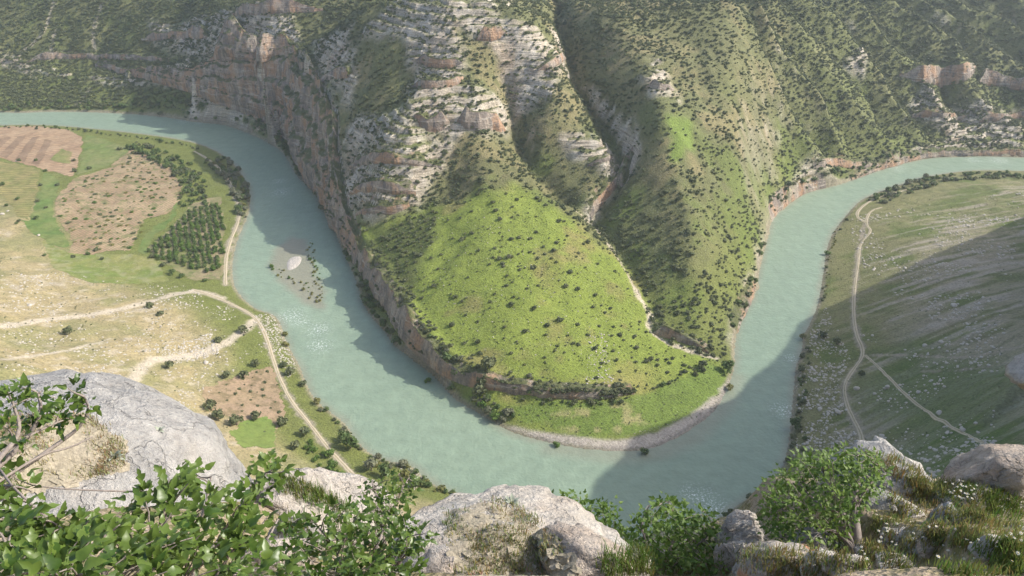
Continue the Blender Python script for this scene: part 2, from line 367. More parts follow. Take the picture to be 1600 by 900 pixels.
STRATA_PX = [[(560,60),(640,0),(800,0),(760,60),(640,70)],[(545,190),(640,180),(700,225),(600,240),(540,235)],[(640,30),(690,20),(722,60),(732,120),(700,140),(650,130),(638,80)],[(640,130),(720,130),(760,150),(800,160),(790,218),(740,208),(700,218),(660,208),(638,180)],
 [(535,235),(600,232),(705,226),(690,270),(655,328),(600,346),(565,345),(545,330)],[(740,20),(810,30),(870,80),(886,110),(860,150),(800,190),(790,130),(760,70)],[(1000,120),(1030,88),(1058,160),(1012,152)],
 [(880,222),(950,230),(973,262),(958,300),(920,345),(915,330),(945,285),(900,250)],[(488,66),(545,40),(560,110),(548,180),(505,120)],[(1200,360),(1208,330),(1262,250),(1300,262),(1260,298),(1225,320)],
 [(1150,480),(1176,430),(1190,380),(1200,372),(1188,410),(1180,460),(1150,510),(1140,540)],[(1440,130),(1420,175),(1480,215),(1420,240),(1600,235),(1600,170),(1530,160)],[(1320,95),(1360,90),(1350,115),(1325,115)],[(230,30),(320,25),(460,30),(480,90),(330,100),(240,65)],[(0,80),(300,88),(300,105),(0,98)]]
strata_w = [hits(np.array(p)[:, 0], np.array(p)[:, 1])[:, :2] for p in STRATA_PX]
_m = np.zeros(gx.shape)
for p in strata_w:
    x0, y0 = p.min(0)-8; x1, y1 = p.max(0)+8
    b = (gx > x0) & (gx < x1) & (gy > y0) & (gy < y1)
    if not b.any(): continue
    sd = seg_dist(gx[b], gy[b], np.vstack([p, p[:1]])); sd = np.where(inside(gx[b], gy[b], p), sd, -sd)
    _m[b] = np.maximum(_m[b], sstep(-4, 5, sd+fbm(P2(gx[b], gy[b], 9., 2.2), 2)*5))
f_T = sampler(CX0, CY0, CS, _m); ground = fine_raster()
def geo(a, b, n, pw=2.2): t = np.linspace(0, 1, n+1)[1:]; return a+(b-a)*t**pw
xs = np.r_[geo(-600, -2700, 14)[::-1], np.arange(-600, 601, 1.45), geo(601, 2700, 14)]
ys = np.r_[np.arange(-380, -130, 25), np.arange(-130, 176, 6), np.arange(178, 420, 1.1), np.arange(420, 700, 1.25), np.arange(700, 960, 1.6), geo(960, 3100, 16)]
GX, GY = np.meshgrid(xs, ys); GZ = terrain(GX, GY)
GXf, GYf, GZf = GX.ravel(), GY.ravel(), GZ.ravel()
dzx = np.gradient(GZ, axis=1)/np.gradient(GX, axis=1); dzy = np.gradient(GZ, axis=0)/np.gradient(GY, axis=0)
SLOPE = np.hypot(dzx, dzy).ravel(); RV = f_R(GXf, GYf)
f_S = sampler(CX0, CY0, CS, blur(np.hypot(*np.gradient(H1, CS)), 1))

# ------------------------------------------------------------------ land cover (albedo only)
def poly_w(l): a = np.array(l, float); return hits(a[:, 0], a[:, 1])[:, :2]
def poly_mask(X, Y, p, soft=3., warp=3., scale=10.):
    m = np.zeros(X.shape); q = p
    b = (X > q[:, 0].min()-12) & (X < q[:, 0].max()+12) & (Y > q[:, 1].min()-12) & (Y < q[:, 1].max()+12)
    if b.any():
        x, y = X[b], Y[b]; sd = seg_dist(x, y, np.vstack([q, q[:1]])); sd = np.where(inside(x, y, q), sd, -sd)
        m[b] = sstep(-soft, soft, sd+warp*fbm(P2(x, y, scale, 6.6), 2))
    return m
X, Y, Z = GXf, GYf, GZf
farside = inside(X, Y, np.vstack([FB[:, :2], [(2900, 3300), (-2900, 3300)]]))
left = (~farside) & (X < 20); right = (~farside) & (X >= 20)
nA_ = fbm(P2(X, Y, 70., 1.), 3); nB_ = fbm(P2(X, Y, 19., 2.), 3); nC_ = fbm(P2(X, Y, 5., 3.), 3); nD_ = fbm(P2(X, Y, 2.2, 9.), 2)
def c3(*c): return np.array(c, float)
LUSH = c3(.105, .165, .022); GRASS = c3(.145, .165, .042); DRY = c3(.30, .25, .125); SOIL = c3(.31, .21, .14); PALE = c3(.50, .43, .33); ROCK = c3(.43, .37, .29); OLIVE = c3(.105, .115, .045)
cov = np.empty((len(X), 3)); cov[:] = GRASS
def lay(c, m): cov[:] = cov+(c-cov)*np.asarray(m)[:, None]
# hills behind the river
lay(c3(.135, .13, .062), farside*sstep(12, 45, Z)*.8); lay(OLIVE*1.15, farside*sstep(-.3, .5, nA_)*.5)
lay(DRY*.8, farside*sstep(.0, .6, nB_+nC_*.5)*sstep(20, 60, Z)*.65)
lay(lerp(LUSH, GRASS, .4), farside*sstep(.0, .5, -nB_+.2*nC_)*sstep(110, 40, Z)*.6)
DOME = poly_w([(560,380),(600,352),(680,322),(760,300),(800,288),(865,322),(935,375),(1000,450),(1012,495),(1050,540),(1110,562),(1140,575),(1120,640),(1030,680),(900,690),(800,660),(720,600),(640,510)])
mD = poly_mask(X, Y, DOME, 6, 6, 20)
lay(c3(.185, .23, .04), mD*.92)
lay(c3(.265, .235, .075), mD*sstep(.0, .5, nA_*.7+nB_*.55)*.75)
lay(c3(.20, .15, .075), mD*sstep(.25, .6, nB_+nC_*.3)*.4)
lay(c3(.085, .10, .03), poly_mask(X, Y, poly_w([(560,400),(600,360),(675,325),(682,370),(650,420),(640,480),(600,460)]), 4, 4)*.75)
MEADOW = poly_w([(790,635),(850,626),(960,625),(1010,612),(1070,592),(1105,568),(1140,578),(1122,630),(1060,665),(980,680),(900,680),(820,660)])
mM = poly_mask(X, Y, MEADOW, 2, 2); lay(c3(.135, .19, .036), mM*.95)
lay(DRY*1.2, mM*sstep(.15, .5, nC_+nB_*.4)*poly_mask(X, Y, poly_w([(850,650),(960,630),(1020,640),(1010,668),(930,680),(860,675)]), 4, 2)*.65)
lay(c3(.15, .21, .04), farside*poly_mask(X, Y, poly_w([(1045,180),(1080,190),(1085,240),(1050,250)]), 4, 5)*.9)
# far upper slopes: scrub covered, dull
up = farside*np.maximum(sstep(190, 260, X)*sstep(520, 600, Y), sstep(-160, -220, X)*sstep(600, 700, Y)); lay(lerp(OLIVE, GRASS, .35), up*.6)
# left bank
lay(c3(.34, .275, .15), left*sstep(-.8, .1, nA_*.5+nB_*.5+.15)*sstep(5, 12, Z)*.92)
lay(c3(.21, .205, .09), left*sstep(.0, .6, -nB_-nA_*.5)*.6)
lay(PALE*.9, left*sstep(.1, .6, nC_*.8+nB_*.4+nD_*.5)*sstep(6, 14, Z)*.6)
lay(GRASS*.95, left*sstep(9, 4, Z)*.75)
# right bank: stony pasture with streaks that follow the slope
stk = fbm(np.stack([(X*.35+Y*.1)/14, (Y-X*.22)/3.2, X*0], -1), 3)
lay(c3(.18, .175, .075), right*1.)
lay(c3(.27, .235, .165), right*sstep(-.45, .3, stk*.7+nB_*.6+nA_*.4)*sstep(6, 22, Z)*.85)
lay(LUSH*.75, right*sstep(.0, .55, -nB_*.8-stk*.35-nA_*.4)*.75)
lay(c3(.33, .29, .235), right*sstep(.12, .38, stk+nC_*.25)*sstep(4, 12, Z)*.7); lay(c3(.11, .12, .045), right*sstep(.15, .4, -stk+nC_*.3)*.5)
lay(c3(.07, .12, .022), right*poly_mask(X, Y, poly_w([(1350,600),(1420,520),(1500,560),(1600,580),(1600,720),(1500,760),(1380,690)]), 14, 10, 30)*.7)
# rock: steep ground and the ledges of the strata
mT = f_T(X, Y); steep = sstep(1.6, 2.3, SLOPE+nC_*.4+nB_*.3)
steep = steep*np.where(X > 105, .25, 1.)*np.where(X > 190, 2., 1.)
rock = np.maximum(steep, mT*sstep(-.5, .05, SLOPE-.75+nC_*.55+nB_*.3)*.95)
rock = rock*np.where(farside, 1., 0.)
rockc = lerp(ROCK, c3(.50, .45, .375), sstep(-.3, .5, nC_+nD_*.6)[:, None]); rockc = lerp(rockc, c3(.33, .24, .16), sstep(.25, .7, nB_)[:, None]*.6)
cov[:] = cov+(rockc-cov)*rock[:, None]
# stony shores
shore = sstep(2.6, .6, RV+nC_*1.0)
lay(c3(.27, .235, .175), shore*.8)
BEACH = poly_w([(800,668),(850,676),(950,688),(1010,682),(1075,650),(1120,620),(1138,590),(1143,600),(1130,640),(1080,674),(1030,699),(962,706),(850,690)])
mBch = poly_mask(X, Y, BEACH, 1.2, 1.5, 6); lay(c3(.42, .37, .31), mBch)
lay(c3(.33, .29, .25), mBch*sstep(.0, .4, nC_)*.6)
lay(c3(.22, .20, .17), mBch*sstep(2.2, .8, RV)*.8)
# bare earth: gully beds, traced tracks of washed stones
for l, w, c in [([(585,775),(545,735),(512,700),(482,660),(455,628),(437,592),(428,565),(418,532),(408,508),(392,490),(330,461)], 1.7, PALE*.6), ([(1354,345),(1343,380),(1336,440),(1333,480),(1336,520),(1352,553),(1331,580),(1317,605),(1325,640),(1345,675),(1356,750)], 1.6, PALE*.55), ([(352,445),(352,405),(360,375),(372,348),(376,322),(348,268)], 1.8, PALE*.65), ([(1120,560),(1090,553),(1045,538),(1008,514),(1020,497),(1000,466),(985,440)], 1.7, PALE), ([(1000,462),(960,395),(928,352),(900,330)], 1.4, PALE*.8), ([(400,500),(370,525),(330,548),(270,562),(235,560),(205,595)], 3.2, PALE),
                ([(0,510),(80,498),(160,490),(240,470),(300,452),(345,465)], 2.7, PALE*.95), ([(0,562),(60,555),(120,545),(170,530)], 1.3, PALE*.95), ([(700,225),(655,265),(640,300)], 3, PALE*.75),
                ([(1352,555),(1440,555),(1500,560),(1560,550),(1600,540)], 1.1, PALE*.6), ([(1440,580),(1500,580),(1590,565)], .8, PALE*.5)]:
    q = hit_line(l); b = (np.abs(X-q[:, 0].mean()) < np.ptp(q[:, 0])/2+12) & (np.abs(Y-q[:, 1].mean()) < np.ptp(q[:, 1])/2+12)
    m = np.zeros(len(X)); m[b] = sstep(w*1.3, w*.5, seg_dist(X[b], Y[b], q)+1.6*nC_[b]+nD_[b]*.8); lay(c, m*.9)
for l in [[(85,0),(70,50),(50,70)],[(160,5),(145,45),(147,85)],[(40,75),(28,85),(30,100),(55,125)],[(120,165),(140,140)],[(85,50),(78,90)]]:
    q = hit_line(l); b = (np.abs(X-q[:, 0].mean()) < 70) & (np.abs(Y-q[:, 1].mean()) < 70); m = np.zeros(len(X)); m[b] = sstep(3.2, 1., seg_dist(X[b], Y[b], q)+1.5*nC_[b]); lay(PALE*.7, m*.8)

nt = NT('hillside_cover'); pos = nt.pos()
c = nt.attr('cover'); rk = nt.attr('rock', 'Fac')
n1 = nt.noise(pos, .9, 5, .65); n2 = nt.noise(pos, .16, 3)
c = nt.times(c, nt.gain(n1, .62, 1.38)); c = nt.times(c, nt.gain(n2, .86, 1.14))
# tufts and small stones on the pasture
tuft = nt.ramp(nt.noise(pos, .55, 2, .5), .60, .68)
c = nt.mix(nt.math('MULTIPLY', tuft, nt.math('SUBTRACT', .38, nt.math('MULTIPLY', rk, .38))), c, (.055, .07, .022))
peb = nt.math('MULTIPLY', nt.ramp(nt.voro(pos, .75), .17, .10), nt.ramp(nt.noise(pos, .06, 2), .42, .66))
c = nt.mix(nt.math('MULTIPLY', peb, .6), c, (.45, .41, .35))
# bedding of the limestone
lay_v = nt.map(pos, (.05, .05, .85)); bed = nt.noise(lay_v, 1.0, 4, .6)
rc = nt.times(c, nt.gain(bed, .45, 1.45)); c = nt.mix(rk, c, rc)
nt.base(c); nt.bump(nt.math('ADD', n1, nt.math('MULTIPLY', bed, nt.math('MULTIPLY', rk, 3.))), .8, .9)
MAT_HILL = nt.m
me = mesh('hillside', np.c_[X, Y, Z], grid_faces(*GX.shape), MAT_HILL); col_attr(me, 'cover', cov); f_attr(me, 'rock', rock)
structure('hillside', me)

# ------------------------------------------------------------------ river
SHOAL = Wl([(455,370),(478,374),(490,420),(508,460),(504,486),(476,474),(440,444),(422,415),(432,388)])[:, :2]
wx, wy = np.meshgrid(np.arange(-1150, 1150, 2.5), np.arange(225, 900, 2.5))
cells = f_R(wx, wy) < 3.2; jj, ii = np.nonzero(cells)
vid = {}; wv = []; wf = []
for j, i in zip(jj, ii):
    q = []
    for a, b in ((0, 0), (1, 0), (1, 1), (0, 1)):
        k = (i+a, j+b)
        if k not in vid: vid[k] = len(wv); wv.append((-1150+2.5*k[0], 225+2.5*k[1], 0.))
        q.append(vid[k])
    wf.append(q)
wv = np.array(wv); wf = np.array(wf)
sd = seg_dist(wv[:, 0], wv[:, 1], np.vstack([SHOAL, SHOAL[:1]])); sd = np.where(inside(wv[:, 0], wv[:, 1], SHOAL), sd, -sd)
shal = sstep(-3.5, 3, sd+2*fbm(P2(wv[:, 0], wv[:, 1], 6., 2.), 2))
edge = sstep(-4.5, -.2, f_R(wv[:, 0], wv[:, 1])+1.2*fbm(P2(wv[:, 0], wv[:, 1], 9., 1.), 2)); shal = np.maximum(shal, edge*.7)
bd = seg_dist(wv[:, 0], wv[:, 1], Wl([(860,700),(962,714),(1030,708),(1085,684),(1135,630),(1150,590)])); shal = np.maximum(shal, sstep(9, 0, bd)*.6)
foam = np.zeros(len(wv))
for px_, py_, r_ in [(455,494,7),(470,503,5),(497,515,6),(437,283,5),(290,189,6),(312,191,5),(1520,250,6),(1100,780,6),(1115,795,6),(1080,770,4),(1222,640,5),(1235,560,3),(500,540,6),(440,300,7),(1560,251,8),(1400,262,6)]:
    q = W(px_, py_, 0.); foam = np.maximum(foam, np.exp(-((wv[:, 0]-q[0])**2+(wv[:, 1]-q[1])**2)/(r_*r_)))
nt = NT('river_water'); pos = nt.pos()
flow = nt.map(pos, (1, 1, 1)); nl = nt.noise(flow, .022, 3); nm = nt.noise(flow, .16, 3)
c = nt.mix(nl, (.19, .255, .185), (.24, .305, .22)); c = nt.times(c, nt.gain(nm, .9, 1.1))
c = nt.mix(nt.math('MULTIPLY', nt.attr('shallow', 'Fac'), .8), c, (.245, .225, .165))
fm = nt.math('MULTIPLY', nt.ramp(nt.noise(pos, .9, 5, .75), .53, .60), nt.attr('foam', 'Fac'))
fl = nt.math('MULTIPLY', nt.ramp(nt.noise(pos, .5, 3, .7), .70, .76), .22)
c = nt.mix(nt.math('MAXIMUM', fm, fl), c, (.72, .76, .74)); nt.base(c)
nt.b.inputs['Roughness'].default_value = .35; nt.b.inputs['Specular IOR Level'].default_value = .25
nt.bump(nt.math('ADD', nt.noise(flow, .6, 3, .6), nt.math('MULTIPLY', nt.noise(flow, .12, 3), 2.5)), .5, .5)
me = mesh('river', wv, wf, nt.m); f_attr(me, 'shallow', shal); f_attr(me, 'foam', foam); structure('river', me)

# gravel island in the river
nt = NT('gravel'); pos = nt.pos(); g = nt.voro(pos, 2.2)
nt.base(nt.times(nt.mix(nt.noise(pos, .3, 3), (.50, .46, .41), (.40, .36, .31)), nt.gain(g, .7, 1.25))); nt.bump(g, .8, .2); MAT_GRAVEL = nt.m
isl = resample(smooth_line(Wl([(447,412),(451,403),(462,399),(473,400),(471,412),(462,420),(448,425),(447,412)]), 2), 1.2)[:-1]
ctr = isl.mean(0); n = len(isl); iv = [tuple(p[:2])+(-.3,) for p in isl]
for f, z in ((.86, .12), (.6, .4), (.3, .55)): iv += [(ctr[0]+(p[0]-ctr[0])*f, ctr[1]+(p[1]-ctr[1])*f, z+.1*random.random()) for p in isl]
iv.append((ctr[0], ctr[1], .6)); fs = []
for k in range(3): fs += [(k*n+i, k*n+(i+1) % n, (k+1)*n+(i+1) % n, (k+1)*n+i) for i in range(n)]
fs += [(3*n+i, 3*n+(i+1) % n, 4*n) for i in range(n)]
structure('gravel_bar', mesh('gravel_bar', iv, fs, MAT_GRAVEL))

# ------------------------------------------------------------------ rock walls
nt = NT('cliff_rock'); pos = nt.pos(); geo_n = nt.node('ShaderNodeNewGeometry')
v1 = nt.map(pos, (.16, .16, .028)); v2 = nt.map(pos, (.5, .5, .07)); v3 = nt.map(pos, (.04, .04, .55))
st = nt.noise(v1, 1., 4, .6); fl = nt.noise(v2, 1., 4, .6); bd = nt.noise(v3, 1., 4, .65); fine = nt.noise(pos, .8, 5, .7)
c = nt.mix(nt.ramp(st, .38, .62), (.21, .175, .15), (.36, .30, .24))
c = nt.mix(nt.math('MULTIPLY', nt.ramp(nt.noise(nt.map(pos, (.07, .07, .03)), 1., 3), .45, .62), .75), c, (.40, .235, .135))
c = nt.mix(nt.math('MULTIPLY', nt.ramp(fl, .50, .66), .75), c, (.13, .12, .115))
c = nt.mix(nt.math('MULTIPLY', nt.ramp(bd, .55, .7), .5), c, (.52, .47, .40))
c = nt.times(c, nt.gain(fine, .72, 1.28))
sep = nt.node('ShaderNodeSeparateXYZ'); nt.l.new(geo_n.outputs['Normal'], sep.inputs[0])
grn = nt.math('MULTIPLY', nt.ramp(sep.outputs[2], .45, .75), nt.ramp(nt.noise(pos, .15, 3), .3, .5))
c = nt.mix(nt.math('MULTIPLY', grn, .95), c, (.10, .115, .04)); nt.base(c)
nt.bump(nt.math('ADD', fine, nt.math('ADD', nt.math('MULTIPLY', bd, 1.5), fl)), .9, .9); MAT_CLIFF = nt.m
CLIFF_ME = []
def cliff(name, base, n, dx=1.2, dz=1.1, amp=1., undercut=0., ragged=.55):
    base = np.c_[base, n]; base = resample(base, dx); n = base[:, 5:7]/np.linalg.norm(base[:, 5:7], axis=1)[:, None]
    s = np.arange(len(base))*dx; hv = np.where(base[:, 3] < 16, ragged, .12); h = base[:, 3]*np.maximum(.12, 1+hv*fbm(np.stack([s/13, s*0+3, s*0], -1), 3)); rows = int(h.max()/dz)+3; lean = base[:, 4]
    V = []
    for k in range(rows):
        t = k/(rows-1); z = base[:, 2]-1.5+t*(h+1.5); zz = z
        a = np.clip(h/26, .22, 1)*amp
        q = np.stack([base[:, 0], base[:, 1], zz], -1)
        d = 7.5*np.maximum(0, fbm(q/np.array([20, 20, 60]), 3)+.3)+2.6*np.abs(fbm(q/np.array([5, 5, 26])+9, 3))*1.6+1.2*fbm(q/np.array([30, 30, 2.6])+4, 2)+.7*fbm(q/2.2, 2)
        d = .5+a*np.maximum(d, 0)*(.35+.65*np.sin(np.pi*min(1, .12+t*.95)))+undercut*a*sstep(.15, .55, t)*sstep(1.05, .7, t)
        tw = t+.07*fbm(np.stack([s/14, s*0+7, s*0+t*2], -1), 2); tier = (sstep(.28, .40, tw)*.34+sstep(.58, .68, tw)*.33+sstep(.86, .95, tw)*.33)
        off = lean*h*lerp(t**1.2, tier, np.clip((h-18)/25, 0, .9))-d
        V.append(np.c_[base[:, 0]+n[:, 0]*off, base[:, 1]+n[:, 1]*off, z])
    for k, (o, up) in enumerate(((1.2, .35), (3.4, .15), (6.5, -.7))):
        off = lean*h+o; x = base[:, 0]+n[:, 0]*off; y = base[:, 1]+n[:, 1]*off
        z = ground(x, y)+up; z = np.maximum(z, base[:, 2]+h*.9-k*1.2) if k == 0 else z
        V.append(np.c_[x, y, z])
    me = mesh(name, np.vstack(V), grid_faces(rows+3, len(base)), MAT_CLIFF); CLIFF_ME.append(me); return structure(name, me)
def ledge(name, px, h, lean=.3, flipdir=(0, 1), dx=1.1, dz=1., amp=1.):
    """a rock band whose foot follows a traced line on the slope"""
    p = hit_line([(a, b) for a, b in px], 5.); s = np.linspace(0, 1, len(p)); k_ = np.arange(len(p))*5.; hh = h*np.clip(sstep(0, .15, s)*sstep(1, .85, s)*(.8+.55*fbm(np.stack([k_/30, k_*0+h, k_*0+px[0][0]], -1), 2)), .12, 1.2)
    t = np.gradient(p[:, :2], axis=0)
    for _ in range(12): t[1:-1] = (t[:-2]+2*t[1:-1]+t[2:])/4
    n = np.stack([-t[:, 1], t[:, 0]], -1); n /= np.linalg.norm(n, axis=1)[:, None]+1e-9
    sg = np.sign((n*np.array(flipdir)).sum(1)); n *= np.where(sg == 0, 1, sg)[:, None]
    return cliff(name, np.c_[p, hh, np.full(len(p), lean)], n, dx, dz, amp, 0., .22)
cliff('cliff', baseA, nA, 1.15, 1.05, 1.)
for l, h, le, fd in [([(222,62),(245,62),(275,60),(305,60),(325,56)], 15, .25, (0, 1)), ([(328,98),(345,92),(372,90),(400,96),(430,92),(458,92)], 30, .3, (.2, 1)), ([(365,22),(395,22),(430,18),(470,20),(505,15)], 12, .3, (0, 1)),
                     ([(1405,118),(1432,125),(1460,132),(1490,130),(1512,122),(1524,105)], 15, .35, (-.2, 1)), ([(1530,130),(1560,132),(1600,142),(1650,140)], 16, .3, (.2, 1)), ([(1425,182),(1460,182),(1490,184),(1515,180)], 7, .4, (0, 1)), ([(1530,190),(1570,185),(1620,180)], 8, .4, (0, 1)),
                     ([(1205,345),(1225,320),(1255,299),(1290,291)], 6, .5, (-.6, .6)), ([(1330,280),(1360,268),(1400,256),(1445,244),(1500,241),(1560,241),(1640,245)], 5, .5, (-.1, 1)), ([(1270,262),(1300,258),(1340,262),(1370,256)], 6, .5, (0, 1)),
                     ([(548,258),(580,252),(620,252),(660,256),(690,262)], 6, .3, (0, 1)), ([(548,300),(575,296),(610,300),(650,302)], 6, .3, (0, 1)), ([(556,335),(585,330),(615,335),(640,322)], 5, .35, (0, 1)),
                     ([(648,182),(662,205),(690,205),(702,192)], 13, .3, (0, 1)), ([(715,190),(740,205),(765,200),(790,205)], 10, .35, (0, 1)), ([(645,135),(680,138),(715,135),(722,120)], 7, .3, (0, 1)), ([(652,95),(672,105),(705,108),(722,98)], 8, .35, (0, 1)),
                     ([(745,60),(770,62),(790,50)], 8, .4, (0, 1)), ([(840,110),(862,108),(882,90)], 7, .3, (-.3, 1)), ([(918,258),(940,256),(956,246)], 6, .3, (-.2, 1)), ([(922,340),(940,315),(962,290),(972,268)], 6, .3, (-1, .4)), ([(1012,135),(1030,142),(1052,140)], 5, .4, (0, 1)),
                     ([(1020,520),(1050,528),(1080,540),(1108,552)], 6, .4, (.4, 1)), ([(1150,520),(1160,492),(1174,468),(1180,440)], 3.5, .5, (-1, .3)), ([(960,290),(972,270),(978,245)], 9, .2, (1, .2)),
                     ([(30,98),(60,92),(100,90),(150,90),(210,92),(265,96)], 6, .35, (0, 1)), ([(500,130),(520,122),(545,118)], 8, .3, (.2, 1)), ([(330,135),(370,140),(420,150)], 14, .25, (.2, 1))]:
    ledge('cliff', l, h, le, fd)

# ------------------------------------------------------------------ dirt tracks
nt = NT('dirt_track'); pos = nt.pos(); u = nt.attr('across', 'Fac')
rut = nt.ramp(nt.math('ABSOLUTE', nt.math('SUBTRACT', nt.math('ABSOLUTE', u), .45)), .42, .10); n1 = nt.noise(pos, .5, 4, .65)
c = nt.mix(nt.math('MULTIPLY', nt.ramp(nt.math('ADD', rut, n1), .55, 1.05), 1.), (.25, .225, .12), (.42, .355, .26)); nt.base(nt.times(c, nt.gain(nt.noise(pos, 1.6, 3), .82, 1.16))); MAT_TRACK = nt.m
def track(px, w, name='dirt_track', lift=.14):
    p = hit_line(px, 1.6); t = np.gradient(p[:, :2], axis=0); t /= np.linalg.norm(t, axis=1)[:, None]; n = np.stack([-t[:, 1], t[:, 0]], -1)
    s = np.arange(len(p)); V = []; U = []
    for k, u in enumerate(np.linspace(-1, 1, 7)):
        ww = w/2*(u*(1+.3*fbm(np.stack([s/9., s*0+3.3, s*0], -1), 2))+.28*fbm(np.stack([s/2.5, s*0+k*3.3, s*0], -1), 3))
        x = p[:, 0]+n[:, 0]*ww; y = p[:, 1]+n[:, 1]*ww
        V.append(np.c_[x, y, ground(x, y)+lift*(1-u*u*u*u*1.6)]); U.append(np.full(len(p), u))
    me = mesh(name, np.vstack(V), grid_faces(7, len(p)), MAT_TRACK); f_attr(me, 'across', np.concatenate(U)); return structure(name, me)
track([(585,775),(572,762),(545,735),(512,700),(482,660),(455,628),(437,592),(428,565),(418,532),(408,508),(392,490),(360,474),(330,461),(300,452)], 2.5)
track([(352,445),(352,405),(360,375),(372,348),(376,322),(365,295),(348,268),(328,250),(303,236)], 2.7)
track([(1378,324),(1362,328),(1354,340),(1353,352),(1363,361),(1343,380),(1341,410),(1336,440),(1333,480),(1336,520),(1352,553),(1331,580),(1317,605),(1325,640),(1345,675),(1351,712),(1356,750)], 2.3)
track([(1353,348),(1336,338),(1346,322),(1375,306),(1420,296)], 2.6)
track([(1352,555),(1385,585),(1412,615),(1450,645),(1500,675),(1560,702)], 1.6)

# ------------------------------------------------------------------ fields
def field_mat(name, a, b, ang=0., per=0., fleck=None, tufts=0.):
    nt = NT(name); pos = nt.pos(); n1 = nt.noise(pos, .35, 4, .65); c = nt.mix(nt.ramp(nt.noise(pos, .06, 3), .35, .65), a, b)
    if per:
        m = nt.node('ShaderNodeMapping'); nt.l.new(pos, m.inputs[0]); m.inputs['Rotation'].default_value = (0, 0, ang)
        w = nt.node('ShaderNodeTexWave'); nt.l.new(m.outputs[0], w.inputs['Vector']); w.inputs['Scale'].default_value = 1/per; w.inputs['Distortion'].default_value = 1.2; w.inputs['Detail'].default_value = 2
        c = nt.times(c, nt.gain(w.outputs['Fac'], .8, 1.14))
    if tufts: c = nt.mix(nt.math('MULTIPLY', nt.ramp(nt.noise(pos, .8, 3), .56, .66), tufts), c, fleck)
    if tufts: c = nt.mix(nt.math('MULTIPLY', nt.ramp(nt.noise(pos, .13, 4, .65), .5, .62), tufts), c, fleck)
    c = nt.times(c, nt.gain(n1, .82, 1.2)); c = nt.times(c, nt.gain(nt.noise(pos, 1.6, 3), .85, 1.15)); nt.base(c); nt.bump(n1, .6, .5); return nt.m
def field(name, px, mat, lift=.10, step=.9, warp=3.):
    p = poly_w(np.array(px, float)); x0, y0 = p.min(0)-2; x1, y1 = p.max(0)+2
    fx, fy = np.meshgrid(np.arange(x0, x1, step), np.arange(y0, y1, step)); jx = warp*fbm(P2(fx, fy, 9., 1.), 4, .6); jy = warp*fbm(P2(fx, fy, 9., 5.), 4, .6)
    ok = inside(fx+jx, fy+jy, p); cell = ok[:-1, :-1] & ok[1:, :-1] & ok[:-1, 1:] & ok[1:, 1:]
    F = grid_faces(*fx.shape)[cell.ravel()]; used = np.unique(F); remap = np.full(fx.size, -1); remap[used] = np.arange(len(used))
    V = np.c_[fx.ravel(), fy.ravel()][used]; V = np.c_[V, ground(V[:, 0], V[:, 1])+lift]
    return structure(name, mesh(name, V, remap[F], mat))
field('ploughed_field', [(-60,197),(0,198),(60,197),(112,203),(130,215),(128,240),(112,276),(60,262),(0,247),(-60,240)], field_mat('ploughed_earth', (.29,.195,.12), (.34,.24,.15), math.radians(62), 14.))
DARKP = field_mat('dark_plough', (.20,.135,.085), (.26,.18,.115), math.radians(62), 3.)
for q in ([(-10,222),(8,214),(20,214),(-10,240)], [(-5,244),(28,213),(42,213),(12,248)], [(22,250),(50,214),(62,214),(38,254)], [(48,256),(70,217),(82,220),(62,258)]): field('ploughed_strip', q, DARKP, .18, .8, .8)
field('grass_strip', [(92,232),(116,238),(108,258),(78,250)], field_mat('young_crop', (.17,.185,.06), (.24,.21,.09), math.radians(62), 6.), .2)
field('hay_field', [(-60,248),(0,250),(66,264),(60,300),(44,344),(30,340),(0,302),(-60,280)], field_mat('hay_stubble', (.19,.185,.065), (.24,.205,.085), math.radians(85), 13., (.09,.12,.03), .4))
field('bushy_field', [(205,232),(214,236),(262,258),(288,292),(282,318),(258,336),(224,345),(214,372),(205,394),(168,393),(150,399),(104,395),(112,370),(84,338),(84,308),(122,275),(146,270),(172,261)], field_mat('red_earth', (.27,.19,.115), (.34,.255,.155), math.radians(25), 7., (.14,.15,.055), .75))
field('meadow', [(132,210),(165,218),(204,234),(172,260),(116,274),(128,242)], field_mat('meadow_green', (.125,.17,.045), (.185,.195,.075), 0, 0, (.10,.135,.035), .5))
field('meadow', [(70,268),(96,280),(84,312),(84,338),(108,374),(104,388),(75,382),(50,365),(30,344),(44,344),(60,302)], field_mat('meadow_deep', (.105,.16,.04), (.16,.185,.06), 0, 0, (.085,.12,.03), .45))
field('meadow', [(212,396),(236,354),(262,342),(268,322),(282,312),(270,345),(248,362),(226,398)], bpy.data.materials['meadow_deep'], .14)
field('pasture', [(62,372),(106,394),(207,398),(240,402),(266,440),(140,443),(82,418)], field_mat('pasture_green', (.135,.175,.04), (.20,.20,.065), 0, 0, (.34,.31,.22), .25), .08)
field('orchard_ground', [(300,318),(345,305),(352,345),(350,400),(346,438),(300,438),(238,402),(228,390),(262,360)], field_mat('orchard_soil', (.25,.20,.12), (.19,.18,.08), 0, 0, (.09,.13,.03), .6), .12)
field('bushy_field', [(312,606),(342,594),(420,571),(438,600),(452,648),(432,676),(382,664),(322,638)], field_mat('dry_earth', (.30,.215,.14), (.27,.20,.12), 0, 0, (.15,.12,.06), .7), .12)
field('meadow', [(360,674),(382,658),(412,650),(436,664),(432,698),(372,700)], field_mat('meadow_bright', (.12,.18,.04), (.155,.20,.05), 0, 0, (.10,.14,.035), .4), .15)

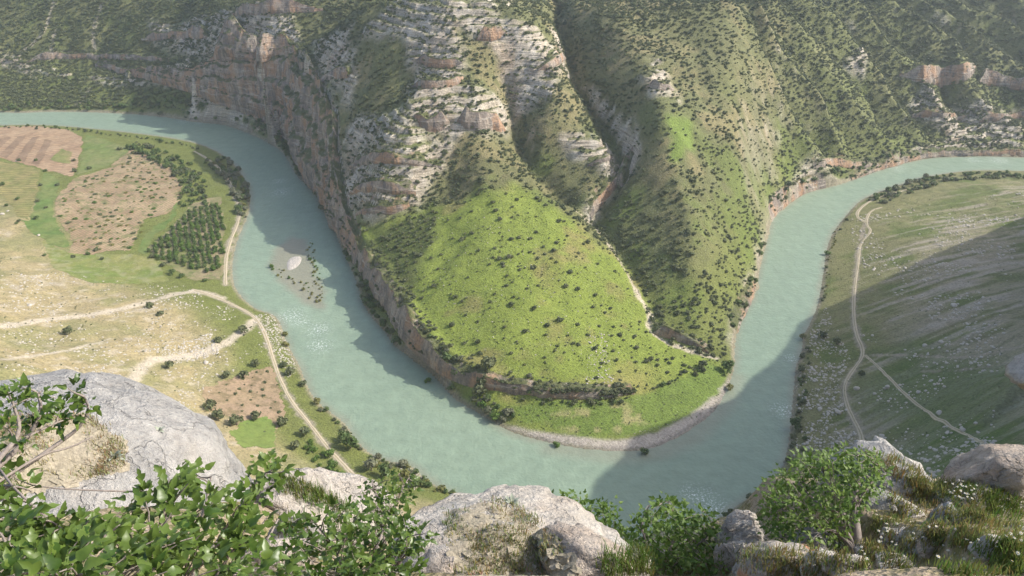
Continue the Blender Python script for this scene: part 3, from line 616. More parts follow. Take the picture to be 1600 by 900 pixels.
# ------------------------------------------------------------------ leaves, shrubs, trees
def leaf_mat(name, a, b, trans=.25, rough=.6):
    nt = NT(name); oi = nt.node('ShaderNodeObjectInfo'); pos = nt.node('ShaderNodeTexCoord').outputs['Object']
    v = nt.math('FRACT', nt.math('ADD', oi.outputs['Random'], nt.math('MULTIPLY', nt.noise(pos, 1.3, 2), 1.4)))
    c = nt.mix(v, a, b); nt.base(c); nt.b.inputs['Roughness'].default_value = rough; nt.b.inputs['Specular IOR Level'].default_value = .3
    tr = nt.node('ShaderNodeBsdfTranslucent'); nt.l.new(nt.times(c, 1.3), tr.inputs[0]); mx = nt.node('ShaderNodeMixShader'); mx.inputs[0].default_value = trans
    nt.l.new(nt.b.outputs[0], mx.inputs[1]); nt.l.new(tr.outputs[0], mx.inputs[2]); nt.l.new(mx.outputs[0], nt.n['Material Output'].inputs[0]); return nt.m
M_OAK = leaf_mat('oak_scrub_leaf', (.08, .105, .046), (.17, .185, .088)); M_BANK = leaf_mat('bank_tree_leaf', (.075, .125, .032), (.14, .19, .06))
M_GREY = leaf_mat('grey_willow_leaf', (.15, .165, .10), (.20, .205, .125)); M_BRIGHT = leaf_mat('bright_leaf', (.085, .16, .025), (.12, .19, .035)); M_YEL = leaf_mat('yellow_green_leaf', (.16, .17, .045), (.21, .20, .06))
nt = NT('bark'); pos = nt.pos(); nt.base(nt.mix(nt.noise(nt.map(pos, (6, 6, 1.5)), 4, 4), (.13, .10, .075), (.26, .22, .18))); nt.bump(nt.noise(pos, 14, 4), .6, .05); M_BARK = nt.m
def blob_pts(rng, n, lumps, R, flat):
    """points through a lumpy crown volume, biased to its skin"""
    c = rng.normal(size=(lumps, 3)); c /= np.linalg.norm(c, axis=1)[:, None]; c[:, 2] = np.abs(c[:, 2])*.9-.1; c *= R*.52*rng.uniform(.6, 1.1, (lumps, 1)); c[:, 2] = c[:, 2]*flat+R*.62*flat
    k = rng.integers(0, lumps, n); d = rng.normal(size=(n, 3)); d /= np.linalg.norm(d, axis=1)[:, None]
    r = R*.48*rng.uniform(.75, 1.1, lumps)[k]*rng.uniform(.55, 1.05, n)
    p = c[k]+d*r[:, None]*np.array([1, 1, flat]); return p, d
def crown_mesh(name, seed, mat, R=1., n=260, leaf=.17, lumps=7, flat=.8):
    rng = np.random.default_rng(seed); p, d = blob_pts(rng, n, lumps, R, flat); p[:, 2] = np.maximum(p[:, 2], .02)
    nrm = d+rng.normal(size=d.shape)*.55; nrm[:, 2] += .35; nrm /= np.linalg.norm(nrm, axis=1)[:, None]
    a = np.cross(nrm, rng.normal(size=d.shape)); a /= np.linalg.norm(a, axis=1)[:, None]; b = np.cross(nrm, a)
    s = leaf*R*rng.uniform(.6, 1.35, (n, 1)); t = s*rng.uniform(.5, .9, (n, 1))
    V = np.stack([p-a*s, p-b*t+nrm*s*.15, p+a*s, p+b*t+nrm*s*.15], 1).reshape(-1, 3); F = np.arange(4*n).reshape(n, 4)
    return mesh(name, V, F, mat, False)
OAK = [crown_mesh('shrub', 10+k, M_OAK, 1., 210, .2, 5+k, .78) for k in range(5)]
BNK = [crown_mesh('shrub', 30+k, M_BANK, 1., 300, .15, 7+k, .9) for k in range(4)]
GRY = [crown_mesh('shrub', 50+k, M_GREY, 1., 300, .15, 7+k, .9) for k in range(3)]
BRT = [crown_mesh('shrub', 60+k, M_BRIGHT, 1., 300, .14, 8, .95) for k in range(3)]
YEL = [crown_mesh('shrub', 70+k, M_YEL, 1., 200, .15, 6, .75) for k in range(3)]
def trunk_mesh(name, r0, h, seed, limbs=5, spread=.5, mat=None):
    """a tapered trunk that forks into limbs: rings swept along bent paths"""
    rng = np.random.default_rng(seed); V = []; F = []
    def sweep(path, r):
        i0 = len(V); k = 7
        for j, (p, rr) in enumerate(zip(path, r)):
            t = path[min(j+1, len(path)-1)]-path[max(j-1, 0)]; t = t/np.linalg.norm(t); u = np.cross(t, [.3, .9, .1]); u /= np.linalg.norm(u); w = np.cross(t, u)
            for q in range(k): V.append(p+rr*(math.cos(2*math.pi*q/k)*u+math.sin(2*math.pi*q/k)*w))
        for j in range(len(path)-1):
            for q in range(k): F.append((i0+j*k+q, i0+j*k+(q+1) % k, i0+(j+1)*k+(q+1) % k, i0+(j+1)*k+q))
    m = np.array([(rng.normal()*.04*h*t, rng.normal()*.04*h*t, h*.45*t) for t in np.linspace(0, 1, 5)]); m[0, 2] = -.15*h
    sweep(m, r0*np.linspace(1.25, .8, 5))
    for l in range(limbs):
        a = 2*math.pi*(l+rng.random())/limbs; e = np.array([math.cos(a)*spread*h, math.sin(a)*spread*h, h*rng.uniform(.75, 1.)]); s = m[-1-(l % 2)]
        path = np.array([s+(e-s)*t+np.array([0, 0, .08*h*math.sin(math.pi*t)])+rng.normal(size=3)*.02*h for t in np.linspace(0, 1, 5)]); path[0] = s
        sweep(path, r0*np.linspace(.62, .12, 5))
    return mesh(name, V, F, mat or M_BARK)
TRUNKS = [trunk_mesh('trunk', .07, 1.25, 5+k) for k in range(3)]
def shrub(meshes, p, r, label, cat, group, name='shrub', sz=1., sink=.12):
    o = obj(name, random.choice(meshes)); o.location = (p[0], p[1], p[2]-sink*r); o.rotation_euler = (0, 0, random.uniform(0, 6.28)); o.scale = (r*random.uniform(.9, 1.1), r*random.uniform(.9, 1.1), r*sz*random.uniform(.85, 1.1))
    return tag(o, label, cat, group)
def tree(meshes, p, r, label, cat, group=None, name='tree', sz=1.25):
    t = thing(name, (p[0], p[1], p[2]-.05*r), label, cat, group); t.rotation_euler = (0, 0, random.uniform(0, 6.28)); t.scale = (r, r, r*sz)
    c = obj('crown', random.choice(meshes), t); c.location = (0, 0, .25); obj('trunk', random.choice(TRUNKS), t); return t
def in_view(p, m=250):
    d = p-np.array([0, 0, CAM_Z]); dep = d[:, 1]*C30-d[:, 2]*S30; u = 800+FPX*d[:, 0]/dep; v = 450-FPX*(d[:, 1]*S30+d[:, 2]*C30)/dep
    return (u > -m) & (u < 1600+m) & (v > -120) & (v < 900)
def scatter(name, pts, scl, kinds, protos, label, zs=.85):
    """many small ones: copies of plants that stand in view, set on points (geometry nodes)"""
    me = bpy.data.meshes.new(name); me.vertices.add(len(pts)); me.vertices.foreach_set('co', np.asarray(pts, np.float32).ravel())
    f_attr(me, 'size', scl); a = me.attributes.new('which', 'INT', 'POINT'); a.data.foreach_set('value', np.asarray(kinds, np.int32))
    o = obj(name, me); o['kind'] = 'stuff'; o['label'] = label
    g = bpy.data.node_groups.new(name, 'GeometryNodeTree'); g.interface.new_socket('Geometry', in_out='INPUT', socket_type='NodeSocketGeometry'); g.interface.new_socket('Geometry', in_out='OUTPUT', socket_type='NodeSocketGeometry')
    gi = g.nodes.new('NodeGroupInput'); go = g.nodes.new('NodeGroupOutput'); jn = g.nodes.new('GeometryNodeJoinGeometry'); L = g.links.new
    def named(t, n): q = g.nodes.new('GeometryNodeInputNamedAttribute'); q.data_type = t; q.inputs['Name'].default_value = n; return q.outputs['Attribute']
    rnd = g.nodes.new('FunctionNodeRandomValue'); rnd.data_type = 'FLOAT_VECTOR'; rnd.inputs[0].default_value = (0, 0, 0); rnd.inputs[1].default_value = (0, 0, 6.283)
    sc = g.nodes.new('ShaderNodeVectorMath'); sc.operation = 'SCALE'; sc.inputs[0].default_value = (1, 1, zs); L(named('FLOAT', 'size'), sc.inputs['Scale'])
    for k, pr in enumerate(protos):
        cm = g.nodes.new('FunctionNodeCompare'); cm.data_type = 'INT'; cm.operation = 'EQUAL'; L(named('INT', 'which'), cm.inputs[2]); cm.inputs[3].default_value = k
        oi = g.nodes.new('GeometryNodeObjectInfo'); oi.transform_space = 'ORIGINAL'; oi.inputs['Object'].default_value = pr; oi.inputs['As Instance'].default_value = True
        # the instanced plant carries its own scale: set it aside
        tr = g.nodes.new('GeometryNodeInstanceOnPoints'); L(gi.outputs[0], tr.inputs['Points']); L(cm.outputs[0], tr.inputs['Selection']); L(oi.outputs['Geometry'], tr.inputs['Instance'])
        L(rnd.outputs[0], tr.inputs['Rotation']); L(sc.outputs[0], tr.inputs['Scale']); L(tr.outputs[0], jn.inputs[0])
    L(jn.outputs[0], go.inputs[0]); md = o.modifiers.new('scatter', 'NODES'); md.node_group = g; return o
def rand_in(p, n):
    out = []; x0, y0 = p.min(0); x1, y1 = p.max(0)
    while len(out) < n:
        q = RNG.uniform((x0, y0), (x1, y1), (n*3, 2)); q = q[inside(q[:, 0], q[:, 1], p)]; out += list(q)
    q = np.array(out[:n]); return np.c_[q, ground(q[:, 0], q[:, 1])]
def spread_pts(p, dmin):
    keep = []; 
    for q in p:
        if all((q[0]-k[0])**2+(q[1]-k[1])**2 > dmin*dmin for k in keep): keep.append(q)
    return keep
used = []                                               # plan positions already planted

# hand placed trees and bushes along the water: (px, py of the foot, crown radius m, kind)
KIND = {'b': BNK, 'g': GRY, 'r': BRT, 'y': YEL, 'o': OAK}
LONE = [(669,601,2.0,'r','small bright green tree standing in the river off the rock wall'), (868,698,2.0,'r','bright green bush on the gravel shore under the meadow'), (1005,711,2.4,'b','dark round bush at the waterline of the grey gravel'),
 (1137,582,4.2,'b','big dark tree on the point where the dry gully meets the river'), (1140,612,2.6,'y','pale green bush in the water below the dark tree on the point'), (1097,575,3.0,'o','dark oak bush at the upper corner of the bright meadow'),
 (772,656,3.0,'r','bright green rounded tree at the river edge of the spit'), (752,640,2.8,'r','bright green tree left of the grey willow thicket on the spit'), (765,575,4.4,'o','large grey green oak on the brow above the river wall'), (749,617,4.2,'o','dark oak in the notch of the river wall'),
 (752,600,3.6,'o','oak growing just under the brow in the notch of the wall'), (548,700,4.6,'b','large dark tree between the track and the river at lower left'), (538,688,3.2,'b','tree behind the large dark one beside the left track'), (581,735,3.8,'g','grey leaved tree on the bank below the left track'), (602,744,3.6,'b','dark green tree beside the grey one on the lower left bank'),
 (634,748,3.4,'y','light green tree at the stony tip of the lower left bank'), (443,572,2.4,'o','dark round bush right of the left track near the boulders'), (455,585,3.0,'o','larger dark bush by the left track above the river'), (443,664,3.0,'o','bush at the edge of the dry earth field'), (474,602,2.2,'o','dark bush at the waterline below the left track'),
 (497,632,2.6,'y','yellow green bush in the shallows of the left bank'), (447,525,2.4,'y','yellow green bush at the waterline beside the rapid'), (446,540,2.2,'y','second yellow green bush below the rapid'), (1292,398,2.2,'r','bright yellow green tree on the right bank'), (1254,530,2.6,'y','yellow green bush in the water edge of the right bank'),
 (1284,528,2.6,'o','dark bush on the right bank beside the pale bush'), (1250,580,2.8,'o','dark bush hanging over the water on the shaded right bank'), (1242,668,3.2,'b','broad bush at the shaded waterline on the right'), (1308,538,2.6,'o','dark bush left of the fork of the right track'), (1345,585,1.9,'o','lone dark bush just below the fork of the right track'),
 (109,522,3.0,'o','lone dark bush on the dry left slope'), (235,480,2.4,'o','dark bush beside the pale track on the left slope'), (250,493,2.2,'o','small bush below the pale track on the left slope'), (264,575,2.6,'o','bush by the washed stones on the left slope'), (382,520,3.0,'o','bush beside the stony wash near the river'), (340,534,2.4,'o','bush above the stony wash'),
 (330,640,3.2,'o','oak bush at the left edge of the dry earth field'), (342,655,3.2,'o','oak bush at the lower left corner of the dry earth field'), (370,664,3.6,'o','broad oak bush on the lower edge of the dry earth field'), (400,655,2.8,'o','oak bush above the bright green patch'), (475,680,3.0,'o','oak bush left of the left track'), (462,700,2.6,'o','bush near the bend of the left track'),
 (382,590,2.8,'o','oak bush on the upper edge of the dry earth field'), (355,590,2.6,'o','left oak bush on the upper edge of the dry earth field'), (400,572,2.6,'o','oak bush by the track at the top of the dry earth field'), (520,735,2.8,'r','bright shrub inside the bend of the left track'), (532,752,2.8,'r','bright shrub below the other one inside the track bend'), (515,715,2.6,'r','bright shrub highest in the track bend'), (545,770,3.0,'r','bright shrub near the foot of the left track'), (560,785,3.0,'o','dark shrub at the foot of the left track')]
for px_, py_, r_, k_, lab in LONE:
    p = hits([px_], [py_])[0]; p[2] = max(p[2], -.1); used.append(p[:2])
    if r_ >= 2.6: tree(KIND[k_], p, r_*1.1, lab, 'tree', None, {'g': 'willow_tree', 'o': 'oak_tree'}.get(k_, 'bank_tree'), 1.05)
    else: shrub(KIND[k_], p, r_*1.2, lab, 'bush', None, {'o': 'oak_bush'}.get(k_, 'bank_bush'))
# belts of trees along the banks
def belt(px, width, n, r, kinds, label, group, name, side=0.):
    q = hit_line(px, 1.); t = np.gradient(q[:, :2], axis=0); t /= np.linalg.norm(t, axis=1)[:, None]; nn = np.stack([-t[:, 1], t[:, 0]], -1); c = 0
    for i in RNG.permutation(np.linspace(0, len(q)-1, n).astype(int)):
        o = RNG.uniform(-.5, .5)*width+side; x, y = q[i, :2]+nn[i]*o; z = float(ground(x, y))
        if f_R(x, y) < .3 and name != 'shoal_bush': continue
        rr = RNG.uniform(*r)*RNG.choice([.6, .85, 1., 1.2]); shrub(random.choice([KIND[k] for k in kinds]), (x, y, max(z, -.1)), rr, label, 'bush' if 'bush' in name else 'tree', group, name, 1.05); used.append((x, y)); c += 1
    return c
belt([(330,250),(362,275),(382,300),(386,325),(376,340)], 24, 170, (1.8, 3.6), 'bgyg', 'leafy tree in the thicket between the field track and the river bend', 'thicket at the river bend by the fields', 'thicket_tree', 4.)
belt([(200,228),(245,240),(285,262),(305,292),(300,325)], 20, 160, (1.6, 3.2), 'bbo', 'tree in the dark hedge curving round the reddish field', 'hedge around the reddish field', 'hedge_tree')
belt([(0,200),(60,198),(120,203),(190,212),(250,220),(312,232)], 6, 45, (1.1, 2.2), 'bo', 'shrub on the near bank of the far left reach', 'shrubs along the far left reach', 'bank_shrub')
belt([(395,206),(425,222),(445,238),(462,266),(482,285),(498,303),(508,328)], 9, 130, (1.8, 3.4), 'bbo', 'tree at the foot of the tall rock wall', 'trees along the foot of the tall wall', 'cliff_foot_tree', 3.)
belt([(520,350),(535,380),(548,412),(562,446),(578,486),(600,512),(618,535),(645,558),(680,585),(705,612)], 7, 120, (1.8, 3.6), 'bbog', 'tree on the narrow strip between river and low rock wall', 'trees under the low rock wall', 'wall_foot_tree', 2.)
belt([(0,172),(80,171),(150,171),(215,174),(270,180),(330,188),(385,200)], 12, 90, (1.8, 3.4), 'bbo', 'tree on the far bank of the upper left reach', 'trees on the far bank of the left reach', 'far_bank_tree', 4.)
belt([(1350,312),(1400,293),(1430,284),(1480,275),(1540,272),(1600,274)], 22, 120, (1.6, 3.0), 'bbog', 'tree in the scrub on the near bank of the far right reach', 'scrub on the far right reach', 'riverside_tree', -6.)
belt([(1150,515),(1165,485),(1182,460),(1190,415),(1200,375)], 6, 55, (1.4, 2.6), 'bbo', 'tree along the water under the right hill', 'trees along the water under the right hill', 'shore_tree', 2.)
belt([(1208,338),(1235,315),(1262,298),(1300,290),(1345,275),(1385,262),(1440,247)], 7, 70, (1.6, 3.0), 'bbo', 'tree under the bank cliffs of the far right reach', 'trees under the far right bank cliffs', 'cliff_bank_tree', 3.)
belt([(735,632),(755,645),(775,650),(800,655)], 9, 26, (1.3, 2.4), 'gggb', 'grey willow shrub in the thicket at the edge of the spit', 'grey willow thicket on the spit', 'willow_shrub', 2.)
belt([(640,755),(660,752),(690,765),(705,775)], 8, 18, (1.6, 2.6), 'yrb', 'shrub at the tip of the lower left bank', 'shrubs at the tip of the lower left bank', 'tip_shrub')
belt([(1250,545),(1246,590),(1243,640),(1240,690),(1230,730),(1200,765),(1165,785),(1130,808)], 8, 60, (1.1, 2.4), 'oob', 'shrub along the shaded right waterline', 'shrubs on the shaded right waterline', 'waterline_shrub', 1.)
belt([(1318,345),(1305,368),(1296,390),(1290,425),(1284,470)], 5, 34, (.8, 1.6), 'yo', 'small bush in the shallows of the sunny right bank', 'bushes on the sunny right bank', 'shallows_bush', 0.)
belt([(482,385),(488,405),(494,432),(498,455),(502,480),(496,476),(488,466),(478,454),(490,446),(470,448),(445,440),(430,418)], 6, 60, (.7, 1.6), 'yyr', 'yellowish bush on the river shoal', 'bushes on the river shoal', 'shoal_bush')
belt([(800,610),(850,614),(900,618),(960,615),(1000,605),(1050,588),(1090,572)], 7, 46, (.8, 1.9), 'ooob', 'dark bush along the step above the bright meadow', 'bushes along the step above the meadow', 'step_bush', -2.)
belt([(840,626),(880,630),(940,632),(990,620)], 6, 16, (.9, 1.7), 'ob', 'low bush at the back of the bright meadow', 'low bushes at the back of the meadow', 'meadow_bush')
belt([(985,608),(940,610),(880,606),(820,600),(765,590),(735,578),(705,562),(675,535),(650,505),(632,475),(610,445),(590,420)], 5, 110, (.8, 1.9), 'ooog', 'oak bush on the rim of the low rock wall', 'oak bushes along the rim of the low wall', 'rim_bush')
belt([(500,640),(525,655),(548,685),(572,712),(600,728),(640,740),(668,757)], 9, 46, (1.2, 2.8), 'bbgy', 'leafy shrub between the left track and the water', 'shrubs between the left track and the water', 'bankside_shrub', 2.)
belt([(500,690),(515,712),(530,742),(548,772),(565,795)], 9, 34, (1.2, 2.5), 'rrb', 'bright shrub in the strip left of the track foot', 'bright shrubs left of the track foot', 'trackside_shrub', -4.)
# orchard rows
ORCH = poly_w([(296,330),(345,318),(350,360),(349,405),(345,430),(318,425),(290,418),(262,412),(240,402),(232,392),(262,362)])
xx, yy = np.meshgrid(np.arange(ORCH[:, 0].min()-20, ORCH[:, 0].max()+20, 4.4), np.arange(ORCH[:, 1].min(), ORCH[:, 1].max(), 2.9)); xx = xx+(yy-yy.mean())*-.42
ok = inside(xx, yy, ORCH); oc = 0
for x, y in zip(xx[ok], yy[ok]):
    if RNG.random() < .08 or oc >= 300: continue
    x += RNG.normal()*.3; y += RNG.normal()*.35; shrub(BRT+BNK, (x, y, float(ground(x, y))), RNG.uniform(1.4, 2.4), 'young tree in the planted rows of the riverside orchard', 'tree', 'trees of the riverside orchard', 'orchard_tree', 1.25); oc += 1
# bushes on the fields
RED = poly_w([(205,238),(262,262),(284,290),(278,322),(235,350),(205,388),(150,392),(112,388),(118,372),(92,338),(92,312),(124,280),(172,266)])
for q in spread_pts(rand_in(RED, 420), 3.6)[:200]: shrub(OAK+YEL+YEL+BRT, q, RNG.uniform(.9, 2.5), 'low bush on the large reddish field', 'bush', 'low bushes of the reddish field', 'field_bush', .5)
for px_, py_, r_ in [(115,462-210,2.6),(30,252,3.0),(57,252,2.6),(72,268,2.8),(5,290,3.4),(64,290,2.4),(90,290,2.6),(60,315,2.6),(72,325,2.2),(28,312,2.4),(58,342,3.2),(30,346,2.2),(118,268,3.4),(140,264,2.8),(70,400,2.),(150,392,2.6),(115,402,2.4),(138,398,2.4),(160,405,2.2),(57,202,2.4),(255,415,3.),(270,428,3.6),(285,434,3.2),(238,402,3.),(320,440,2.8),(250,405,2.6),(10,322,2.4),(26,350,2.)]:
    shrub(OAK+BNK, hits([px_], [py_])[0], r_*.8, 'dark bush on the edges of the left fields', 'bush', 'bushes on the edges of the left fields', 'hedge_bush')
DRYF = poly_w([(318,610),(342,598),(418,576),(434,600),(446,648),(430,670),(382,660),(326,636)])
for q in spread_pts(rand_in(DRYF, 60), 5)[:22]: shrub(OAK, q, RNG.uniform(.8, 1.6), 'low bush on the small dry earth field', 'bush', 'low bushes of the dry earth field', 'earth_field_bush', .7)
# oak bushes dotted over the green dome
DOMEB = poly_w([(600,440),(690,350),(780,315),(860,335),(940,390),(990,450),(1000,490),(1040,545),(1085,562),(1050,590),(960,606),(860,602),(770,590),(700,545),(640,480)])
clumps = hits(*np.array([(790,400),(800,410),(640,470),(700,520),(770,550),(720,560),(990,540),(950,560),(870,520),(1020,560),(930,480),(660,430),(690,440),(960,520)], float).T)
cand = np.vstack([rand_in(DOMEB, 110)]+[np.c_[c[0]+RNG.normal(size=14)*7, c[1]+RNG.normal(size=14)*6, np.zeros(14)] for c in clumps]); cand = cand[inside(cand[:, 0], cand[:, 1], DOMEB)]; cand = cand[RNG.permutation(len(cand))]
cand[:, 2] = ground(cand[:, 0], cand[:, 1])
for q in spread_pts(cand, 2.6)[:185]: shrub(OAK+OAK+GRY[:1], q, RNG.choice([.35, .45, .6, .85, 1.3, 2.0]), 'dark oak bush dotted on the bright green dome', 'bush', 'oak bushes dotted over the green dome', 'oak_bush')
WESTB = poly_w([(565,400),(600,365),(660,335),(682,330),(680,380),(640,420),(650,470),(690,530),(735,585),(700,570),(640,515),(600,455)])
for q in spread_pts(rand_in(WESTB, 600), 3.0)[:260]: shrub(OAK, q, RNG.uniform(.9, 2.0), 'oak bush on the shaded west flank of the dome', 'bush', 'oak bushes on the west flank of the dome', 'flank_bush')

# scrub over the hillsides: far too many to tell apart
N = 250000; x = RNG.uniform(-640, 640, N); y = RNG.uniform(330, 985, N); z = ground(x, y)
fs = inside(x, y, np.vstack([FB[:, :2], [(2900, 3300), (-2900, 3300)]])); s = f_S(x, y); mt = f_T(x, y)
na = fbm(P2(x, y, 60., 21.), 3); nb = fbm(P2(x, y, 16., 22.), 2)
dens = .58+.5*nb+.4*na; dens = dens*sstep(2.4, 1.5, s)*(1-.3*mt); dens = dens+.3*sstep(600, 700, y)+.12*sstep(150, 230, x)
dens = np.where(inside(x, y, DOME), 0, dens); dens = np.where(inside(x, y, poly_w([(1045,180),(1082,190),(1088,240),(1050,250)])), dens*.15, dens)
ok = fs & (RNG.random(N) < np.clip(dens, .04, .95)) & (f_R(x, y) > 4); p = np.c_[x, y, z][ok]; p = p[in_view(p)]
rr = RNG.uniform(.6, 1.3, len(p))*(1+.3*sstep(600, 800, p[:, 1])); rr *= RNG.choice([.55, .75, 1., 1.3, 1.7], len(p)); p[:, 2] -= .12*rr
# bushes that cling to the ledges of the walls
cv = []
for m_ in CLIFF_ME:
    co = np.empty(len(m_.vertices)*3, np.float32); m_.vertices.foreach_get('co', co); no = np.empty(len(m_.vertices)*3, np.float32); m_.vertices.foreach_get('normal', no); co = co.reshape(-1, 3); no = no.reshape(-1, 3)
    b = (np.abs(no[:, 2]) > .5) & (RNG.random(len(co)) < .10); cv.append(co[b])
cv = np.vstack(cv); cv = cv[in_view(cv)]; p = np.vstack([p, cv]); rr = np.r_[rr, RNG.uniform(.6, 1.5, len(cv))]
PROTO = []
for k in range(5):
    q = hits([620+k*9], [60+k*22])[0]; o = obj('hill_bush', OAK[k]); o.location = q; PROTO.append(tag(o, 'oak bush on the ridge above the tall wall', 'bush', 'oak bushes on the ridge'))
scatter('hillside_scrub', p, rr, RNG.integers(0, 5, len(p)), PROTO, 'oak scrub covering the hillsides across the river')
# tufts on the dome and scattered low scrub on both near slopes
q1 = rand_in(DOME, 1700); q2 = rand_in(poly_w([(1300,330),(1400,310),(1600,300),(1600,760),(1360,760),(1290,700),(1260,560)]), 500); q3 = rand_in(poly_w([(0,400),(80,420),(280,445),(400,500),(440,600),(400,720),(300,640),(0,600)]), 260)
q = np.vstack([q1, q2, q3]); rr = np.r_[RNG.uniform(.22, .55, len(q1)), RNG.uniform(.25, .6, len(q2)), RNG.uniform(.25, .7, len(q3))]; q = q[f_R(q[:, 0], q[:, 1]) > 3] if False else q
scatter('tussocks', q, rr, RNG.integers(0, 5, len(q)), PROTO, 'small dark tussocks scattered on the pastures', .7)
print('scrub', len(p))

# ------------------------------------------------------------------ stones
def stone_mat(name, a, b, orange=0.):
    nt = NT(name); pos = nt.node('ShaderNodeTexCoord').outputs['Object'] if not orange else nt.pos(); n1 = nt.noise(pos, 2.2, 6, .7)
    c = nt.mix(n1, a, b); c = nt.times(c, nt.gain(nt.noise(pos, 9, 4, .7), .72, 1.25)); nt.base(c); nt.bump(n1, .7, .12); return nt.m
M_STONE = stone_mat('pale_stone', (.33, .30, .26), (.55, .50, .43))
def rock_mesh(name, seed, mat, sub=2, cuts=7, rough=.16, scale=(1, 1, .7), fine=0., nscale=1.6):
    rng = np.random.default_rng(seed); bm = bmesh.new(); bmesh.ops.create_icosphere(bm, subdivisions=sub, radius=1.)
    v = np.array([q.co for q in bm.verts]); f = np.array([[a.index for a in q.verts] for q in bm.faces]); bm.free()
    for _ in range(cuts):                                # broken faces
        n = rng.normal(size=3); n /= np.linalg.norm(n); d = rng.uniform(.55, .9); h = v@n-d; v = v-np.maximum(h, 0)[:, None]*n*.88
    v = v*(1+rough*fbm(v*nscale+seed*3.1, 4))[:, None]
    if fine: v = v*(1+fine*fbm(v*7.+seed, 4, .6)-fine*2.2*np.maximum(0, .16-np.abs(fbm(v*2.1+seed*2, 3)))*4+fine*.9*np.floor(3*fbm(v*1.7+seed*5, 2))/3)[:, None]
    return mesh(name, v*np.array(scale), f, mat, sub > 2)
STONES = [rock_mesh('stone', 100+k, M_STONE, 2) for k in range(4)]
BOULD = [(232,575,2.2,'pale boulder on the pasture below the reddish field'), (46,478,2.6,'grey boulder alone on the upper left slope'), (121,467,1.7,'small pale boulder right of the grey one on the left slope'), (322,567,2.8,'pale rounded boulder above the dry earth field'), (26,252,2.0,'pale stone by the bushes of the hay field'), (4,335,2.8,'white rock at the left edge above the hay field'), (12,330,2.,'smaller white rock at the left edge'),
 (1490,478,3.6,'long flat boulder high on the shaded right slope'), (1339,608,3.0,'dark boulder right of the lower right track'), (1387,605,2.6,'pale boulder above the stony path on the right'), (1467,646,2.9,'boulder beside the stony path on the shaded right slope'), (1310,645,3.2,'grey boulder left of the lower right track'), (1281,640,2.6,'boulder on the shaded right bank'), (1470,535,2.6,'boulder in the stony band on the right slope'), (1445,540,2.6,'left boulder in the stony band on the right slope'), (1378,682,2.8,'pinkish boulder near the foot of the right track'), (1435,613,2.2,'small flat boulder in the green hollow on the right'), (1505,672,2.4,'boulder near the end of the stony path on the right')]
for px_, py_, r_, lab in BOULD:
    px2, py2 = (px_, py_) if py_ != 575 or px_ != 232 else (60, 368); p = hits([px2], [py2])[0]
    o = obj('boulder', random.choice(STONES)); o.location = (p[0], p[1], p[2]+.1*r_); s_ = r_*.5; o.scale = (s_*1.3, s_, s_); o.rotation_euler = (0, 0, random.uniform(0, 6)); tag(o, lab, 'boulder')
SP = [o for o in COL.objects if o.name.startswith('boulder')][:4]
def stones(poly, n, lo, hi, thr=-.9, sc=12.):
    q = rand_in(poly_w(poly), n); m = fbm(P2(q[:, 0], q[:, 1], sc, 31.), 3)+RNG.normal(size=len(q))*.12 > thr; q = q[m]; return q, lo+(hi-lo)*RNG.random(len(q))**3
L = [stones([(0,410),(90,425),(290,447),(400,490),(440,500),(455,560),(430,560),(400,560),(330,600),(340,690),(300,650),(0,610)], 5200, .18, .8, .02), stones([(1265,520),(1290,480),(1330,560),(1310,600),(1350,700),(1290,720),(1240,720),(1245,600)], 1500, .25, 1.0, -.1), stones([(1330,340),(1600,300),(1600,760),(1360,740),(1340,560)], 6000, .2, 1.1, .08, 26.),
     stones([(395,492),(425,492),(445,530),(465,580),(450,590),(425,540)], 500, .25, .7), stones([(240,545),(330,520),(345,550),(270,570)], 400, .3, .9), stones([(620,726),(645,728),(668,752),(650,770),(625,750)], 200, .2, .6), stones([(640,340),(700,480),(760,560),(900,560),(980,560),(930,400)], 260, .2, .5), stones([(920,520),(945,520),(960,600),(915,600)], 160, .25, .7), stones([(800,668),(950,690),(1075,652),(1138,592),(1130,640),(1030,697),(962,704),(850,688)], 500, .12, .35)]
q = np.vstack([a for a, b in L]); rr = np.concatenate([b for a, b in L]); scatter('loose_stones', q, rr, RNG.integers(0, len(SP), len(q)), SP, 'loose pale stones strewn over the slopes and banks', .8)

# ------------------------------------------------------------------ the ledge at the viewpoint
def edge_y(x): return np.interp(x, [-14, -9, -5, -3, 0, 2.5, 3.8, 5, 7, 9, 12, 18], [15, 14, 11.5, 9, 8.6, 9.8, 11, 12, 12, 12.5, 13, 13])
def ledge_z(x, y):
    z = 248.25-.80*np.maximum(y, 0)-.04*np.maximum(-y, 0)+sstep(9, 18, x)*6
    z = z+.28*fbm(P2(x, y, 1.7, 5.), 4)+.05*fbm(P2(x, y, .25, 2.), 3)
    z = z-sstep(4.4, 6.2, y)*sstep(-4.2, -2.5, x)*(.95*sstep(5.0, 4.4, x)+.55*sstep(3.6, 2.8, x))
    over = y-edge_y(x)+.6*fbm(P2(x, y, 1.3, 7.), 3); z = z-np.maximum(over, 0)**1.2*4.5
    z = z-np.maximum(-12.5-x, 0)*6-np.maximum(x-16.8, 0)*6-np.maximum(-4-y, 0)*4
    return z
lx, ly = np.meshgrid(np.arange(-14, 18.01, .095), np.arange(-5.5, 17, .095)); lz = ledge_z(lx, ly)
nt = NT('ledge_soil'); pos = nt.pos(); n1 = nt.noise(pos, 2.2, 5, .65); n2 = nt.noise(pos, 14, 4, .7); g = nt.voro(pos, 16.)
